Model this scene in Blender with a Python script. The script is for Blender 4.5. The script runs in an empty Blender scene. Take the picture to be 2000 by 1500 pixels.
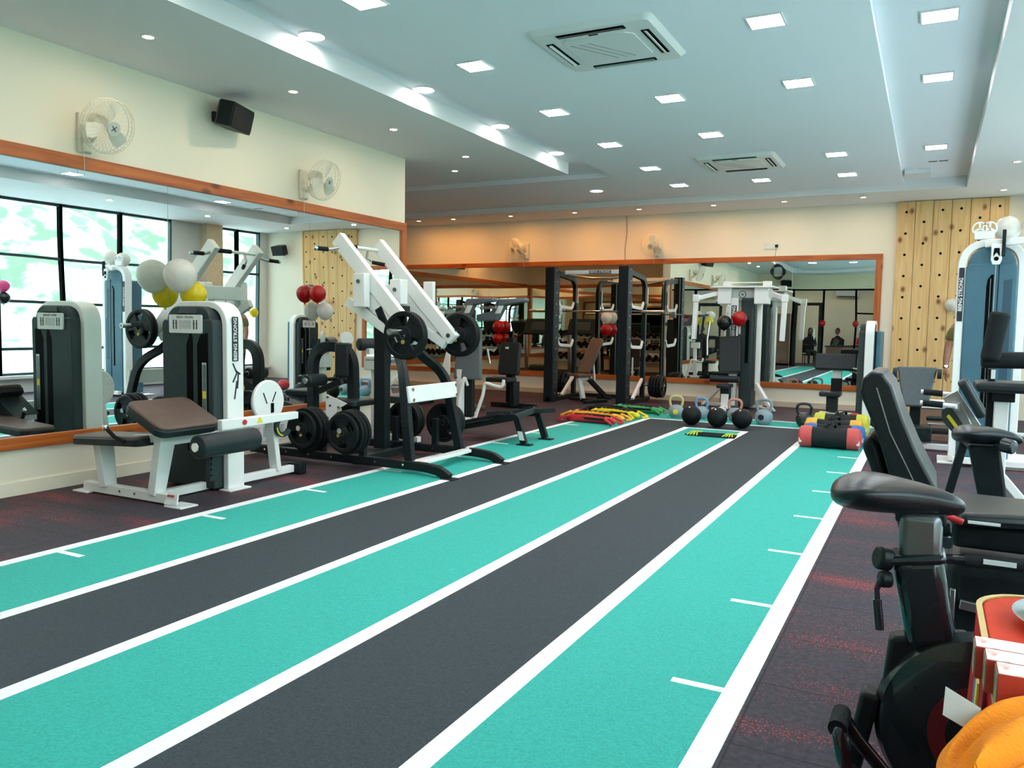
import bpy, bmesh, math, random
from mathutils import Vector, Matrix, Euler
random.seed(7)
R = math.radians; PI = math.pi
sc = bpy.context.scene
COL = sc.collection

# ------------------------------------------------------------------ camera
def set_camera():
    yaw, pit, rol = 0.47691849, -0.07269564, 0.01640396
    f = Vector((-math.sin(yaw)*math.cos(pit), math.cos(yaw)*math.cos(pit), math.sin(pit)))
    r = Vector((math.cos(yaw), math.sin(yaw), 0)); u = r.cross(f)
    r2 = r*math.cos(rol) + u*math.sin(rol); u2 = -r*math.sin(rol) + u*math.cos(rol)
    cam = bpy.data.cameras.new('camera'); o = bpy.data.objects.new('camera', cam); COL.objects.link(o)
    m = Matrix((r2, u2, -f)).transposed().to_4x4(); m.translation = (0, 0, 1.3)
    o.matrix_world = m
    cam.sensor_width = 36; cam.lens = 1575.53*36/2000; cam.clip_start = .05; cam.clip_end = 300
    sc.camera = o
set_camera()

# ------------------------------------------------------------------ world, exposure
W = bpy.data.worlds.new('world'); sc.world = W; W.use_nodes = True
nt = W.node_tree; bg = nt.nodes['Background']
tc = nt.nodes.new('ShaderNodeTexCoord'); sp = nt.nodes.new('ShaderNodeSeparateXYZ'); rm = nt.nodes.new('ShaderNodeValToRGB')
nt.links.new(tc.outputs['Generated'], sp.inputs[0]); nt.links.new(sp.outputs['Z'], rm.inputs[0]); nt.links.new(rm.outputs[0], bg.inputs[0])
rm.color_ramp.elements[0].color = (.90, .97, .96, 1); rm.color_ramp.elements[0].position = 0
rm.color_ramp.elements[1].color = (.70, .88, 1, 1); rm.color_ramp.elements[1].position = .8
bg.inputs[1].default_value = 4.2
sc.view_settings.view_transform = 'Standard'; sc.view_settings.look = 'None'
sc.view_settings.exposure = 0.92; sc.view_settings.gamma = 1; sc.view_settings.use_curve_mapping = False
cy = sc.cycles
cy.use_denoising = True; cy.max_bounces = 8; cy.diffuse_bounces = 4; cy.glossy_bounces = 5; cy.transmission_bounces = 4
cy.transparent_max_bounces = 12; cy.sample_clamp_indirect = 6; cy.caustics_reflective = True; cy.blur_glossy = .3; cy.caustics_refractive = False
cy.use_adaptive_sampling = True; cy.adaptive_threshold = 0.02
SPOT_W = 3.6; PANEL_E = 34.0

# ------------------------------------------------------------------ materials
MATS = {}
def mat(name, col, rough=.5, metal=0, col2=None, scale=20, bump=0, bscale=None, emis=None, estr=0, coat=0, lo=.35, hi=.65, spec=None, stretch=None):
    m = bpy.data.materials.new(name); m.use_nodes = True; t = m.node_tree; b = t.nodes['Principled BSDF']
    b.inputs['Base Color'].default_value = (*col, 1); b.inputs['Roughness'].default_value = rough; b.inputs['Metallic'].default_value = metal
    if coat: b.inputs['Coat Weight'].default_value = coat
    if spec is not None: b.inputs['Specular IOR Level'].default_value = spec
    co = t.nodes.new('ShaderNodeTexCoord'); mp = t.nodes.new('ShaderNodeMapping'); t.links.new(co.outputs['Object'], mp.inputs[0])
    if stretch: mp.inputs['Scale'].default_value = stretch
    if col2 is None: col2 = tuple(c*.9 for c in col)
    n = t.nodes.new('ShaderNodeTexNoise'); n.inputs['Scale'].default_value = scale; n.inputs['Detail'].default_value = 5
    t.links.new(mp.outputs[0], n.inputs['Vector'])
    r = t.nodes.new('ShaderNodeValToRGB'); r.color_ramp.elements[0].position = lo; r.color_ramp.elements[1].position = hi
    r.color_ramp.elements[0].color = (*col, 1); r.color_ramp.elements[1].color = (*col2, 1)
    t.links.new(n.outputs['Fac'], r.inputs[0]); t.links.new(r.outputs[0], b.inputs['Base Color'])
    if bump:
        bp = t.nodes.new('ShaderNodeBump'); bp.inputs['Strength'].default_value = bump; bp.inputs['Distance'].default_value = .002
        n2 = t.nodes.new('ShaderNodeTexNoise'); n2.inputs['Scale'].default_value = bscale or scale*3; t.links.new(co.outputs['Object'], n2.inputs['Vector'])
        t.links.new(n2.outputs['Fac'], bp.inputs['Height']); t.links.new(bp.outputs[0], b.inputs['Normal'])
    if emis: b.inputs['Emission Color'].default_value = (*emis, 1); b.inputs['Emission Strength'].default_value = estr
    MATS[name] = m; return m
def hexc(h):
    v = [int(h[i:i+2], 16)/255 for i in (0, 2, 4)]
    return tuple((c/12.92 if c <= .04045 else ((c+.055)/1.055)**2.4) for c in v)

WHITE = mat('white_powder_coat', (.80, .81, .80), .35, scale=3, col2=(.76, .78, .77))
BLACK = mat('black_powder_coat', (.006, .010, .012), .42, spec=.2, col2=(.009, .014, .016))
GLOSSB = mat('gloss_black', (.010, .016, .020), .22, spec=.4, coat=.3)
VINYL = mat('black_vinyl', (.012, .018, .021), .40, spec=.28, bump=.35, bscale=260, col2=(.016, .022, .025))
SADDLE = mat('saddle_vinyl', (.008, .013, .016), .30, bump=.2, bscale=300, col2=(.007, .011, .014), spec=.38)
BROWN = mat('brown_vinyl', (.105, .065, .050), .48, bump=.35, bscale=240, col2=(.085, .055, .045))
GREYV = mat('grey_vinyl', (.10, .125, .14), .5, bump=.3, bscale=240)
RUB = mat('rubber', (.005, .008, .009), .5, spec=.2, bump=.2, bscale=200)
FOAM = mat('foam_grip', (.012, .015, .017), .8, spec=.22, bump=.5, bscale=300)
SHR = mat('shroud_dark', (.034, .050, .052), .5, spec=.15, bump=.15, bscale=400)
SHRD = mat('shroud_recess', (.002, .003, .003), .6, spec=.05)
BLUES = mat('shroud_blue', (.045, .135, .19), .42, bump=.15, bscale=400, col2=(.04, .12, .17), scale=6)
BLUED = mat('shroud_blue_dark', (.02, .065, .10), .42)
CHROME = mat('chrome', (.82, .84, .85), .12, 1)
STEEL = mat('brushed_steel', (.55, .56, .56), .3, 1)
DSTEEL = mat('dark_steel', (.16, .18, .19), .3, .8)
DECAL = mat('decal_dark', (.012, .016, .028), .4)
LETTER = mat('letter_white', (.82, .83, .82), .5)
PLAC = mat('placard_white', (.72, .75, .74), .45)
INK = mat('print_ink', (.05, .06, .07), .6)
RED = mat('red_plastic', (.50, .022, .028), .35)
REDM = mat('red_matte', (.42, .03, .04), .55)
YEL = mat('yellow', (.78, .62, .02), .45)
ORG = mat('orange', (.85, .36, .03), .5)
BLU = mat('blue', (.015, .13, .42), .5)
LIME = mat('lime', (.42, .52, .03), .55)
GRN = mat('green', (.05, .33, .10), .5)
CANV = mat('black_canvas', (.012, .015, .016), .65, spec=.22, bump=.8, bscale=60)
WALLC = mat('cream_wall', (.80, .75, .62), .75, col2=(.78, .73, .60), scale=1.5, bump=.1, bscale=150)
WALLB = mat('beige_wall', (.74, .66, .53), .75, col2=(.72, .64, .51), scale=1.5)
WALLY = mat('yellow_cream_wall', (.80, .72, .52), .75, col2=(.78, .70, .50), scale=1.5)
WALLW = mat('white_wall', (.76, .78, .77), .7, scale=1.5)
CEIL = mat('ceiling_paint', (.87, .90, .95), .7, col2=(.86, .89, .94), scale=.8)
SOFF = mat('soffit_paint', (.80, .80, .80), .7, col2=(.79, .79, .79), scale=.8)
SKIRT = mat('skirting_tile', (.55, .47, .36), .4, col2=(.50, .42, .32), scale=4)
IVORY = mat('ivory_plastic', (.74, .71, .58), .35)
CREAMB = mat('beige_column_paint', (.72, .58, .40), .7)
WFRAME = mat('window_frame', (.012, .05, .055), .4)
SKIN = mat('skin', (.26, .12, .07), .5, col2=(.23, .105, .06), scale=30)
HAIR = mat('hair', (.008, .007, .006), .55)
OLIVE = mat('olive_cloth', (.10, .085, .02), .8, bump=.5, bscale=80)
DARKC = mat('dark_cloth', (.012, .016, .02), .8)
DENIM = mat('denim', (.03, .06, .14), .8)
PINKC = mat('coral_cloth', (.60, .07, .09), .75)
CARD = mat('brown_laminate', (.22, .12, .08), .5)

def wood(name, a, b, sc_, axis, knots=None, bump=.2, dist=2.5):
    m = bpy.data.materials.new(name); m.use_nodes = True; t = m.node_tree; p = t.nodes['Principled BSDF']
    p.inputs['Roughness'].default_value = .42
    co = t.nodes.new('ShaderNodeTexCoord'); mp = t.nodes.new('ShaderNodeMapping'); t.links.new(co.outputs['Object'], mp.inputs[0])
    s = [sc_]*3; s[axis] = sc_*.07; mp.inputs['Scale'].default_value = s
    n = t.nodes.new('ShaderNodeTexNoise'); n.inputs['Scale'].default_value = 1; n.inputs['Detail'].default_value = 8; n.inputs['Distortion'].default_value = dist
    t.links.new(mp.outputs[0], n.inputs['Vector'])
    r = t.nodes.new('ShaderNodeValToRGB'); r.color_ramp.elements[0].position = .3; r.color_ramp.elements[1].position = .72
    r.color_ramp.elements[0].color = (*a, 1); r.color_ramp.elements[1].color = (*b, 1)
    t.links.new(n.outputs['Fac'], r.inputs[0]); out = r.outputs[0]
    if knots:
        v = t.nodes.new('ShaderNodeTexVoronoi'); v.voronoi_dimensions = '2D'; v.inputs['Scale'].default_value = knots[1]
        sx = t.nodes.new('ShaderNodeSeparateXYZ'); t.links.new(co.outputs['Object'], sx.inputs[0]); ad = t.nodes.new('ShaderNodeMath'); t.links.new(sx.outputs[0], ad.inputs[0]); t.links.new(sx.outputs[1], ad.inputs[1])
        if axis < 2: sq = t.nodes.new('ShaderNodeMath'); sq.operation = 'MULTIPLY'; sq.inputs[1].default_value = .6; t.links.new(ad.outputs[0], sq.inputs[0]); ad = sq
        else: sq = t.nodes.new('ShaderNodeMath'); sq.operation = 'MULTIPLY'; sq.inputs[1].default_value = .7; t.links.new(sx.outputs[2], sq.inputs[0])
        cb = t.nodes.new('ShaderNodeCombineXYZ'); t.links.new(ad.outputs[0], cb.inputs[0]); t.links.new(sx.outputs[2] if axis < 2 else sq.outputs[0], cb.inputs[1]); t.links.new(cb.outputs[0], v.inputs['Vector'])
        r2 = t.nodes.new('ShaderNodeValToRGB'); r2.color_ramp.elements[0].position = knots[2]; r2.color_ramp.elements[1].position = knots[3]
        r2.color_ramp.elements[0].color = (1, 1, 1, 1); r2.color_ramp.elements[1].color = (0, 0, 0, 1)
        t.links.new(v.outputs['Distance'], r2.inputs[0])
        mx = t.nodes.new('ShaderNodeMix'); mx.data_type = 'RGBA'; t.links.new(r2.outputs[0], mx.inputs['Factor'])
        t.links.new(out, mx.inputs[6]); mx.inputs[7].default_value = (*knots[0], 1); out = mx.outputs[2]
    t.links.new(out, p.inputs['Base Color'])
    bp = t.nodes.new('ShaderNodeBump'); bp.inputs['Strength'].default_value = bump; bp.inputs['Distance'].default_value = .001
    t.links.new(n.outputs['Fac'], bp.inputs['Height']); t.links.new(bp.outputs[0], p.inputs['Normal'])
    return m
OW = [wood('orange_wood_%d' % a, hexc('c06a26'), hexc('8f3f12'), 9, a, (hexc('6a2c0c'), 2.2, .03, .10)) for a in range(3)]
PINE = wood('pine_board', hexc('e0c088'), hexc('cba063'), 9, 2, (hexc('7a4a20'), 2.6, .03, .12))
PINEB = wood('pine_pale', hexc('d8c08c'), hexc('c0a36c'), 9, 0)

def glass_mat():
    m = bpy.data.materials.new('window_glass'); m.use_nodes = True; t = m.node_tree; t.nodes.clear()
    o = t.nodes.new('ShaderNodeOutputMaterial'); mx = t.nodes.new('ShaderNodeMixShader'); tr = t.nodes.new('ShaderNodeBsdfTransparent')
    tr.inputs[0].default_value = (.95, .985, .98, 1); gl = t.nodes.new('ShaderNodeBsdfGlossy'); gl.inputs['Roughness'].default_value = .02
    lw = t.nodes.new('ShaderNodeLayerWeight'); pw = t.nodes.new('ShaderNodeMath'); pw.operation = 'POWER'; pw.inputs[1].default_value = 4; ad = t.nodes.new('ShaderNodeMath'); ad.operation = 'MULTIPLY_ADD'; ad.inputs[1].default_value = .8; ad.inputs[2].default_value = .04
    t.links.new(lw.outputs['Facing'], pw.inputs[0]); t.links.new(pw.outputs[0], ad.inputs[0]); t.links.new(ad.outputs[0], mx.inputs[0]); t.links.new(tr.outputs[0], mx.inputs[1]); t.links.new(gl.outputs[0], mx.inputs[2]); t.links.new(mx.outputs[0], o.inputs[0])
    return m
GLASS = glass_mat()
def mirror_mat():
    m = bpy.data.materials.new('mirror_silver'); m.use_nodes = True; t = m.node_tree; t.nodes.clear()
    o = t.nodes.new('ShaderNodeOutputMaterial'); gl = t.nodes.new('ShaderNodeBsdfGlossy'); gl.inputs[0].default_value = (.86, .93, .92, 1); gl.inputs['Roughness'].default_value = 0
    n = t.nodes.new('ShaderNodeTexNoise'); n.inputs['Scale'].default_value = .9; n.inputs['Detail'].default_value = 0
    co = t.nodes.new('ShaderNodeTexCoord'); t.links.new(co.outputs['Object'], n.inputs['Vector'])
    b = t.nodes.new('ShaderNodeBump'); b.inputs['Strength'].default_value = 1; b.inputs['Distance'].default_value = .0022
    t.links.new(n.outputs['Fac'], b.inputs['Height']); t.links.new(b.outputs[0], gl.inputs['Normal']); t.links.new(gl.outputs[0], o.inputs[0])
    return m
MIRROR = mirror_mat()
def balloon_mat(name, c):
    m = mat(name, c, .2, coat=.3); t = m.node_tree; b = t.nodes['Principled BSDF']; o = t.nodes['Material Output']
    tr = t.nodes.new('ShaderNodeBsdfTranslucent'); tr.inputs[0].default_value = (*c, 1); mx = t.nodes.new('ShaderNodeMixShader'); mx.inputs[0].default_value = .3
    t.links.new(b.outputs[0], mx.inputs[1]); t.links.new(tr.outputs[0], mx.inputs[2]); t.links.new(mx.outputs[0], o.inputs[0]); return m
def emit(name, col, s):
    m = bpy.data.materials.new(name); m.use_nodes = True; t = m.node_tree; t.nodes.clear()
    o = t.nodes.new('ShaderNodeOutputMaterial'); e = t.nodes.new('ShaderNodeEmission'); e.inputs[0].default_value = (*col, 1); e.inputs[1].default_value = s
    t.links.new(e.outputs[0], o.inputs[0]); return m
PANEL = emit('panel_light', (1, .97, .97), PANEL_E)
SPOTE = emit('spot_light', (1, .66, .42), 9)

def speck(name, base, base2, fleck, fs, thr, seam=None, ns=38):
    """rubber floor: mottled base with small coloured granules, denser in patches"""
    m = bpy.data.materials.new(name); m.use_nodes = True; t = m.node_tree; p = t.nodes['Principled BSDF']; p.inputs['Roughness'].default_value = .72
    p.inputs['Specular IOR Level'].default_value = .3
    co = t.nodes.new('ShaderNodeTexCoord')
    n = t.nodes.new('ShaderNodeTexNoise'); n.inputs['Scale'].default_value = ns; n.inputs['Detail'].default_value = 6; t.links.new(co.outputs['Object'], n.inputs['Vector'])
    r = t.nodes.new('ShaderNodeValToRGB'); r.color_ramp.elements[0].position = .3; r.color_ramp.elements[1].position = .7
    r.color_ramp.elements[0].color = (*base, 1); r.color_ramp.elements[1].color = (*base2, 1); t.links.new(n.outputs['Fac'], r.inputs[0]); out = r.outputs[0]
    if fleck:
        v = t.nodes.new('ShaderNodeTexNoise'); v.inputs['Scale'].default_value = fs; v.inputs['Detail'].default_value = 2; t.links.new(co.outputs['Object'], v.inputs['Vector'])
        mp = t.nodes.new('ShaderNodeMapping'); mp.inputs['Scale'].default_value = (.9, 3.2, 1); t.links.new(co.outputs['Object'], mp.inputs[0])
        n3 = t.nodes.new('ShaderNodeTexNoise'); n3.inputs['Scale'].default_value = 1.1; n3.inputs['Detail'].default_value = 3; t.links.new(mp.outputs[0], n3.inputs['Vector'])
        ml = t.nodes.new('ShaderNodeMath'); ml.operation = 'MULTIPLY_ADD'; ml.inputs[1].default_value = .55; t.links.new(n3.outputs['Fac'], ml.inputs[0]); t.links.new(v.outputs['Fac'], ml.inputs[2])
        r2 = t.nodes.new('ShaderNodeValToRGB'); r2.color_ramp.elements[0].position = thr; r2.color_ramp.elements[1].position = thr+.04
        t.links.new(ml.outputs[0], r2.inputs[0])
        mx = t.nodes.new('ShaderNodeMix'); mx.data_type = 'RGBA'; t.links.new(r2.outputs[0], mx.inputs['Factor']); t.links.new(out, mx.inputs[6]); mx.inputs[7].default_value = (*fleck, 1)
        out = mx.outputs[2]
    if seam:
        bk = t.nodes.new('ShaderNodeTexBrick'); bk.offset = 0; bk.inputs['Scale'].default_value = 1; bk.inputs['Mortar Size'].default_value = .004
        bk.inputs['Brick Width'].default_value = .5; bk.inputs['Row Height'].default_value = .5
        bk.inputs['Color1'].default_value = (1, 1, 1, 1); bk.inputs['Color2'].default_value = (.9, .9, .9, 1); bk.inputs['Mortar'].default_value = (.35, .35, .35, 1)
        t.links.new(co.outputs['Object'], bk.inputs['Vector'])
        mu = t.nodes.new('ShaderNodeMix'); mu.data_type = 'RGBA'; mu.blend_type = 'MULTIPLY'; mu.inputs['Factor'].default_value = 1
        t.links.new(out, mu.inputs[6]); t.links.new(bk.outputs[0], mu.inputs[7]); out = mu.outputs[2]
    t.links.new(out, p.inputs['Base Color'])
    bp = t.nodes.new('ShaderNodeBump'); bp.inputs['Strength'].default_value = .5; bp.inputs['Distance'].default_value = .002
    n4 = t.nodes.new('ShaderNodeTexNoise'); n4.inputs['Scale'].default_value = 150; t.links.new(co.outputs['Object'], n4.inputs['Vector'])
    t.links.new(n4.outputs['Fac'], bp.inputs['Height']); t.links.new(bp.outputs[0], p.inputs['Normal'])
    return m
FLOORM = speck('rubber_floor', (.020, .019, .027), (.046, .041, .055), (.42, .045, .05), 120, .90, True)
LANED = speck('slate_lane', (.016, .027, .034), (.036, .052, .061), None, 0, 0, ns=120)
LANEG = speck('green_turf', (.016, .30, .25), (.032, .42, .36), None, 0, 0, ns=120)
LINEM = speck('line_white', (.74, .76, .76), (.86, .87, .87), None, 0, 0, ns=120)

# ------------------------------------------------------------------ geometry helpers
ORG_ = [Vector((0, 0, 0))]
def rotz(a): return Matrix.Rotation(a, 3, 'Z')
class MB:
    def __init__(s): s.bm = bmesh.new(); s.mi = 0; s.mats = []
    def use(s, m):
        if m not in s.mats: s.mats.append(m)
        s.mi = s.mats.index(m); return s
    def _add(s, verts, faces):
        vs = [s.bm.verts.new(v) for v in verts]; out = []
        for f in faces:
            try:
                fc = s.bm.faces.new([vs[i] for i in f]); fc.material_index = s.mi; out.append(fc)
            except ValueError: pass
        return vs
    def hexa(s, p):  # 8 points: bottom 4 ccw, top 4 ccw
        return s._add(p, [(3, 2, 1, 0), (4, 5, 6, 7), (0, 1, 5, 4), (1, 2, 6, 5), (2, 3, 7, 6), (3, 0, 4, 7)])
    def box(s, c, d, rot=None):
        c = Vector(c); m = Euler(rot).to_matrix() if isinstance(rot, tuple) else (rot or Matrix.Identity(3))
        x, y, z = d[0]/2, d[1]/2, d[2]/2
        s.hexa([c + m @ Vector(q) for q in ((-x, -y, -z), (x, -y, -z), (x, y, -z), (-x, y, -z), (-x, -y, z), (x, -y, z), (x, y, z), (-x, y, z))]); return s
    def bx(s, x0, x1, y0, y1, z0, z1): return s.box(((x0+x1)/2, (y0+y1)/2, (z0+z1)/2), (x1-x0, y1-y0, z1-z0))
    def beam(s, a, b, w, h, up=(0, 0, 1), w2=None, h2=None):
        a = Vector(a); b = Vector(b); d = (b-a).normalized(); u = Vector(up)
        if abs(d.dot(u)) > .98: u = Vector((0, 1, 0)) if abs(d.y) < .9 else Vector((1, 0, 0))
        sd = d.cross(u).normalized(); u = sd.cross(d).normalized(); w2 = w2 or w; h2 = h2 or h
        P = []
        for q, ww, hh in ((a, w, h), (b, w2, h2)):
            P += [q - sd*ww/2 - u*hh/2, q + sd*ww/2 - u*hh/2, q + sd*ww/2 + u*hh/2, q - sd*ww/2 + u*hh/2]
        s.hexa([P[0], P[1], P[2], P[3], P[4], P[5], P[6], P[7]]); return s
    def ring(s, c, ax, r, seg, ref=None):
        ax = Vector(ax).normalized(); u = Vector(ref) if ref else (Vector((0, 0, 1)) if abs(ax.z) < .9 else Vector((1, 0, 0)))
        u = (u - ax*u.dot(ax)).normalized(); v = ax.cross(u)
        return [Vector(c) + (u*math.cos(2*PI*i/seg) + v*math.sin(2*PI*i/seg))*r for i in range(seg)]
    def cyl(s, a, b, r, r2=None, seg=20, cap=True):
        a = Vector(a); b = Vector(b); r2 = r if r2 is None else r2; d = b-a
        P = s.ring(a, d, r, seg) + s.ring(b, d, r2, seg)
        F = [(i, (i+1) % seg, seg+(i+1) % seg, seg+i) for i in range(seg)]
        if cap: F += [tuple(range(seg))[::-1], tuple(range(seg, 2*seg))]
        s._add(P, F); return s
    def tube(s, pts, r, seg=10, closed=False, flat=None, rad=None, n=6, cap=True):
        """round tube along pts; rad = corner fillet radius"""
        pts = [Vector(p) for p in pts]
        if rad: pts = fillet(pts, rad, n, closed)
        N = len(pts); rings = []; u = None
        for i, p in enumerate(pts):
            if closed: t = (pts[(i+1) % N]-pts[i-1]).normalized()
            else: t = (pts[min(i+1, N-1)]-pts[max(i-1, 0)]).normalized()
            if u is None: u = Vector((0, 0, 1)) if abs(t.z) < .9 else Vector((1, 0, 0))
            u = (u - t*u.dot(t)).normalized(); v = t.cross(u)
            rr = r[i] if isinstance(r, (list, tuple)) else r
            rings += [p + (u*math.cos(2*PI*k/seg) + v*math.sin(2*PI*k/seg))*rr for k in range(seg)]
        F = []
        M = N if closed else N-1
        for i in range(M):
            a = i*seg; b = ((i+1) % N)*seg
            F += [(a+k, a+(k+1) % seg, b+(k+1) % seg, b+k) for k in range(seg)]
        if not closed and cap: F += [tuple(range(seg))[::-1], tuple(range((N-1)*seg, N*seg))]
        s._add(rings, F); return s
    def rtube(s, pts, w, h, up, rad=None, n=6, closed=False):
        """rectangular section w (sideways, along up x dir is h) swept; up = constant plane normal -> w along up"""
        pts = [Vector(p) for p in pts]
        if rad: pts = fillet(pts, rad, n, closed)
        nrm = Vector(up).normalized(); N = len(pts); P = []
        for i, p in enumerate(pts):
            if closed: d0 = (p-pts[i-1]).normalized(); d1 = (pts[(i+1) % N]-p).normalized()
            else:
                d0 = (p-pts[i-1]).normalized() if i else (pts[1]-p).normalized()
                d1 = (pts[i+1]-p).normalized() if i < N-1 else d0
            t = (d0+d1).normalized(); sd = nrm.cross(t).normalized(); k = 1/max(.3, math.sqrt(max(.05, (1+d0.dot(d1))/2)))
            P += [p - sd*h/2*k - nrm*w/2, p + sd*h/2*k - nrm*w/2, p + sd*h/2*k + nrm*w/2, p - sd*h/2*k + nrm*w/2]
        F = []
        for i in range(N if closed else N-1):
            a = 4*i; b = 4*((i+1) % N); F += [(a+k, a+(k+1) % 4, b+(k+1) % 4, b+k) for k in range(4)]
        if not closed: F += [(3, 2, 1, 0), (4*N-4, 4*N-3, 4*N-2, 4*N-1)]
        s._add(P, F); return s
    def sph(s, c, r, seg=24, sc3=(1, 1, 1), rot=None):
        c = Vector(c); P = [c*0 + Vector((0, 0, -1))]; n = seg//2
        for i in range(1, n):
            t = -PI/2 + PI*i/n
            P += [Vector((math.cos(t)*math.cos(2*PI*k/seg), math.cos(t)*math.sin(2*PI*k/seg), math.sin(t))) for k in range(seg)]
        P.append(Vector((0, 0, 1))); m = rot or Matrix.Identity(3)
        P = [c + m @ Vector((p.x*sc3[0]*r, p.y*sc3[1]*r, p.z*sc3[2]*r)) for p in P]
        F = [(0, 1+(k+1) % seg, 1+k) for k in range(seg)]
        for i in range(n-2):
            a = 1+i*seg; b = a+seg; F += [(a+k, a+(k+1) % seg, b+(k+1) % seg, b+k) for k in range(seg)]
        a = 1+(n-2)*seg; F += [(a+k, a+(k+1) % seg, len(P)-1) for k in range(seg)]
        s._add(P, F); return s
    def lathe(s, prof, c=(0, 0, 0), ax=(0, 0, 1), seg=32, closed=False, a0=0, a1=2*PI):
        ax = Vector(ax).normalized(); u = Vector((0, 0, 1)) if abs(ax.z) < .9 else Vector((1, 0, 0)); u = (u-ax*u.dot(ax)).normalized(); v = ax.cross(u); c = Vector(c)
        full = abs(a1-a0-2*PI) < 1e-6; ns = seg if full else seg+1; P = []
        for k in range(ns):
            t = a0+(a1-a0)*k/seg; d = u*math.cos(t)+v*math.sin(t)
            P += [c + d*r + ax*z for r, z in prof]
        n = len(prof); F = []
        for k in range(seg):
            a = k*n; b = ((k+1) % ns)*n
            for j in range(n if closed else n-1):
                j2 = (j+1) % n; F.append((a+j, b+j, b+j2, a+j2))
        if not full and closed: F += [tuple(range(n)), tuple(range((ns-1)*n, ns*n))[::-1]]
        s._add(P, F); return s
    def prism(s, pts, o, ux, uy, depth):
        """outline pts (2D) in plane (ux,uy) from origin o, extruded along ux x uy by depth"""
        o = Vector(o); ux = Vector(ux).normalized(); uy = Vector(uy).normalized(); nz = ux.cross(uy).normalized()*depth; n = len(pts)
        P = [o+ux*p[0]+uy*p[1] for p in pts]; P += [p+nz for p in P]
        s._add(P, [tuple(range(n))[::-1], tuple(range(n, 2*n))] + [(i, (i+1) % n, n+(i+1) % n, n+i) for i in range(n)]); return s
    def tor(s, c, ax, Rr, r, seg=32, s2=8): return s.tube(s.ring(c, ax, Rr, seg), r, s2, closed=True)
    def obj(s, name, m=None, parent=None, bev=0, seg=2, smooth=35, sub=0, world=True, kind=None):
        bm = s.bm
        if parent is not None and world and ORG_[0].length: bmesh.ops.translate(bm, verts=bm.verts, vec=-ORG_[0])
        bmesh.ops.remove_doubles(bm, verts=bm.verts, dist=1e-6)
        bmesh.ops.recalc_face_normals(bm, faces=bm.faces)
        me = bpy.data.meshes.new(name)
        for f in bm.faces: f.smooth = smooth > 0
        bm.to_mesh(me); bm.free()
        if smooth > 0: me.set_sharp_from_angle(angle=R(smooth))
        for q in (s.mats or [m]): me.materials.append(q)
        o = bpy.data.objects.new(name, me); COL.objects.link(o)
        if parent is not None: o.parent = parent
        if bev:
            b = o.modifiers.new('bevel', 'BEVEL'); b.width = bev; b.segments = seg; b.limit_method = 'ANGLE'; b.angle_limit = R(40)
        if sub:
            q = o.modifiers.new('sub', 'SUBSURF'); q.levels = q.render_levels = sub
        if kind: o['kind'] = kind
        return o
def fillet(pts, rad, n=6, closed=False):
    out = []; N = len(pts)
    for i, p in enumerate(pts):
        if not closed and i in (0, N-1): out.append(p); continue
        a = pts[i-1]-p; b = pts[(i+1) % N]-p
        if a.angle(b) > PI-.05: out.append(p); continue
        r = min(rad, a.length*.49, b.length*.49); a = p+a.normalized()*r; b = p+b.normalized()*r
        for k in range(n+1):
            t = k/n; out.append(a*(1-t)**2 + p*2*t*(1-t) + b*t*t)
    return out
def rrect(w, h, r, n=6, cx=0, cy=0):
    P = []
    for sx, sy, a in ((1, 1, 0), (-1, 1, 90), (-1, -1, 180), (1, -1, 270)):
        for k in range(n+1):
            t = R(a+90*k/n); P.append((cx+sx*(w/2-r)+r*math.cos(t), cy+sy*(h/2-r)+r*math.sin(t)))
    return P
def T(name, label, cat, loc, group=None, rz=0, local=False):
    o = bpy.data.objects.new(name, None); o.empty_display_size = .1; COL.objects.link(o); o.location = loc; o.rotation_euler = (0, 0, rz)
    o['label'] = label; o['category'] = cat
    if group: o['group'] = group
    ORG_[0] = Vector((0, 0, 0)) if local else Vector(loc)
    return o
def tag(o, label, cat, group=None, kind=None):
    o['label'] = label; o['category'] = cat
    if group: o['group'] = group
    if kind: o['kind'] = kind
    return o
def dup(root, loc, rot=None, label=None, group=None, scale=None, repl=None):
    def cp(o, par):
        c = o.copy(); COL.objects.link(c); c.parent = par
        if repl and o.type == 'MESH':
            c.data = o.data.copy()
            for i, mm in enumerate(c.data.materials):
                if mm in repl: c.data.materials[i] = repl[mm]
        for ch in list(o.children): cp(ch, c)
        return c
    r = cp(root, None); r.location = loc
    if rot is not None: r.rotation_euler = rot
    if label: r['label'] = label
    if group: r['group'] = group
    if scale: r.scale = (scale,)*3
    return r
def struct(name, mb, m=None, bev=0):
    ORG_[0] = Vector((0, 0, 0)); o = mb.obj(name, m, None, bev, smooth=0); o['kind'] = 'structure'; return o
def text(body, size, m, parent, loc, ux, uy, name='lettering', ext=.0008, bold=0):
    c = bpy.data.curves.new(name, 'FONT'); c.body = body; c.size = size; c.align_x = 'CENTER'; c.align_y = 'CENTER'; c.extrude = ext; c.offset = bold; c.resolution_u = 2
    t = bpy.data.objects.new(name, c); COL.objects.link(t); dg = bpy.context.evaluated_depsgraph_get()
    me = bpy.data.meshes.new_from_object(t.evaluated_get(dg)); bpy.data.objects.remove(t); bpy.data.curves.remove(c)
    ux = Vector(ux).normalized(); uy = Vector(uy).normalized(); mt = Matrix((ux, uy, ux.cross(uy))).transposed().to_4x4(); mt.translation = Vector(loc)-ORG_[0]
    me.transform(mt); me.materials.clear(); me.materials.append(m)
    o = bpy.data.objects.new(name, me); COL.objects.link(o); o.parent = parent; return o
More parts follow.
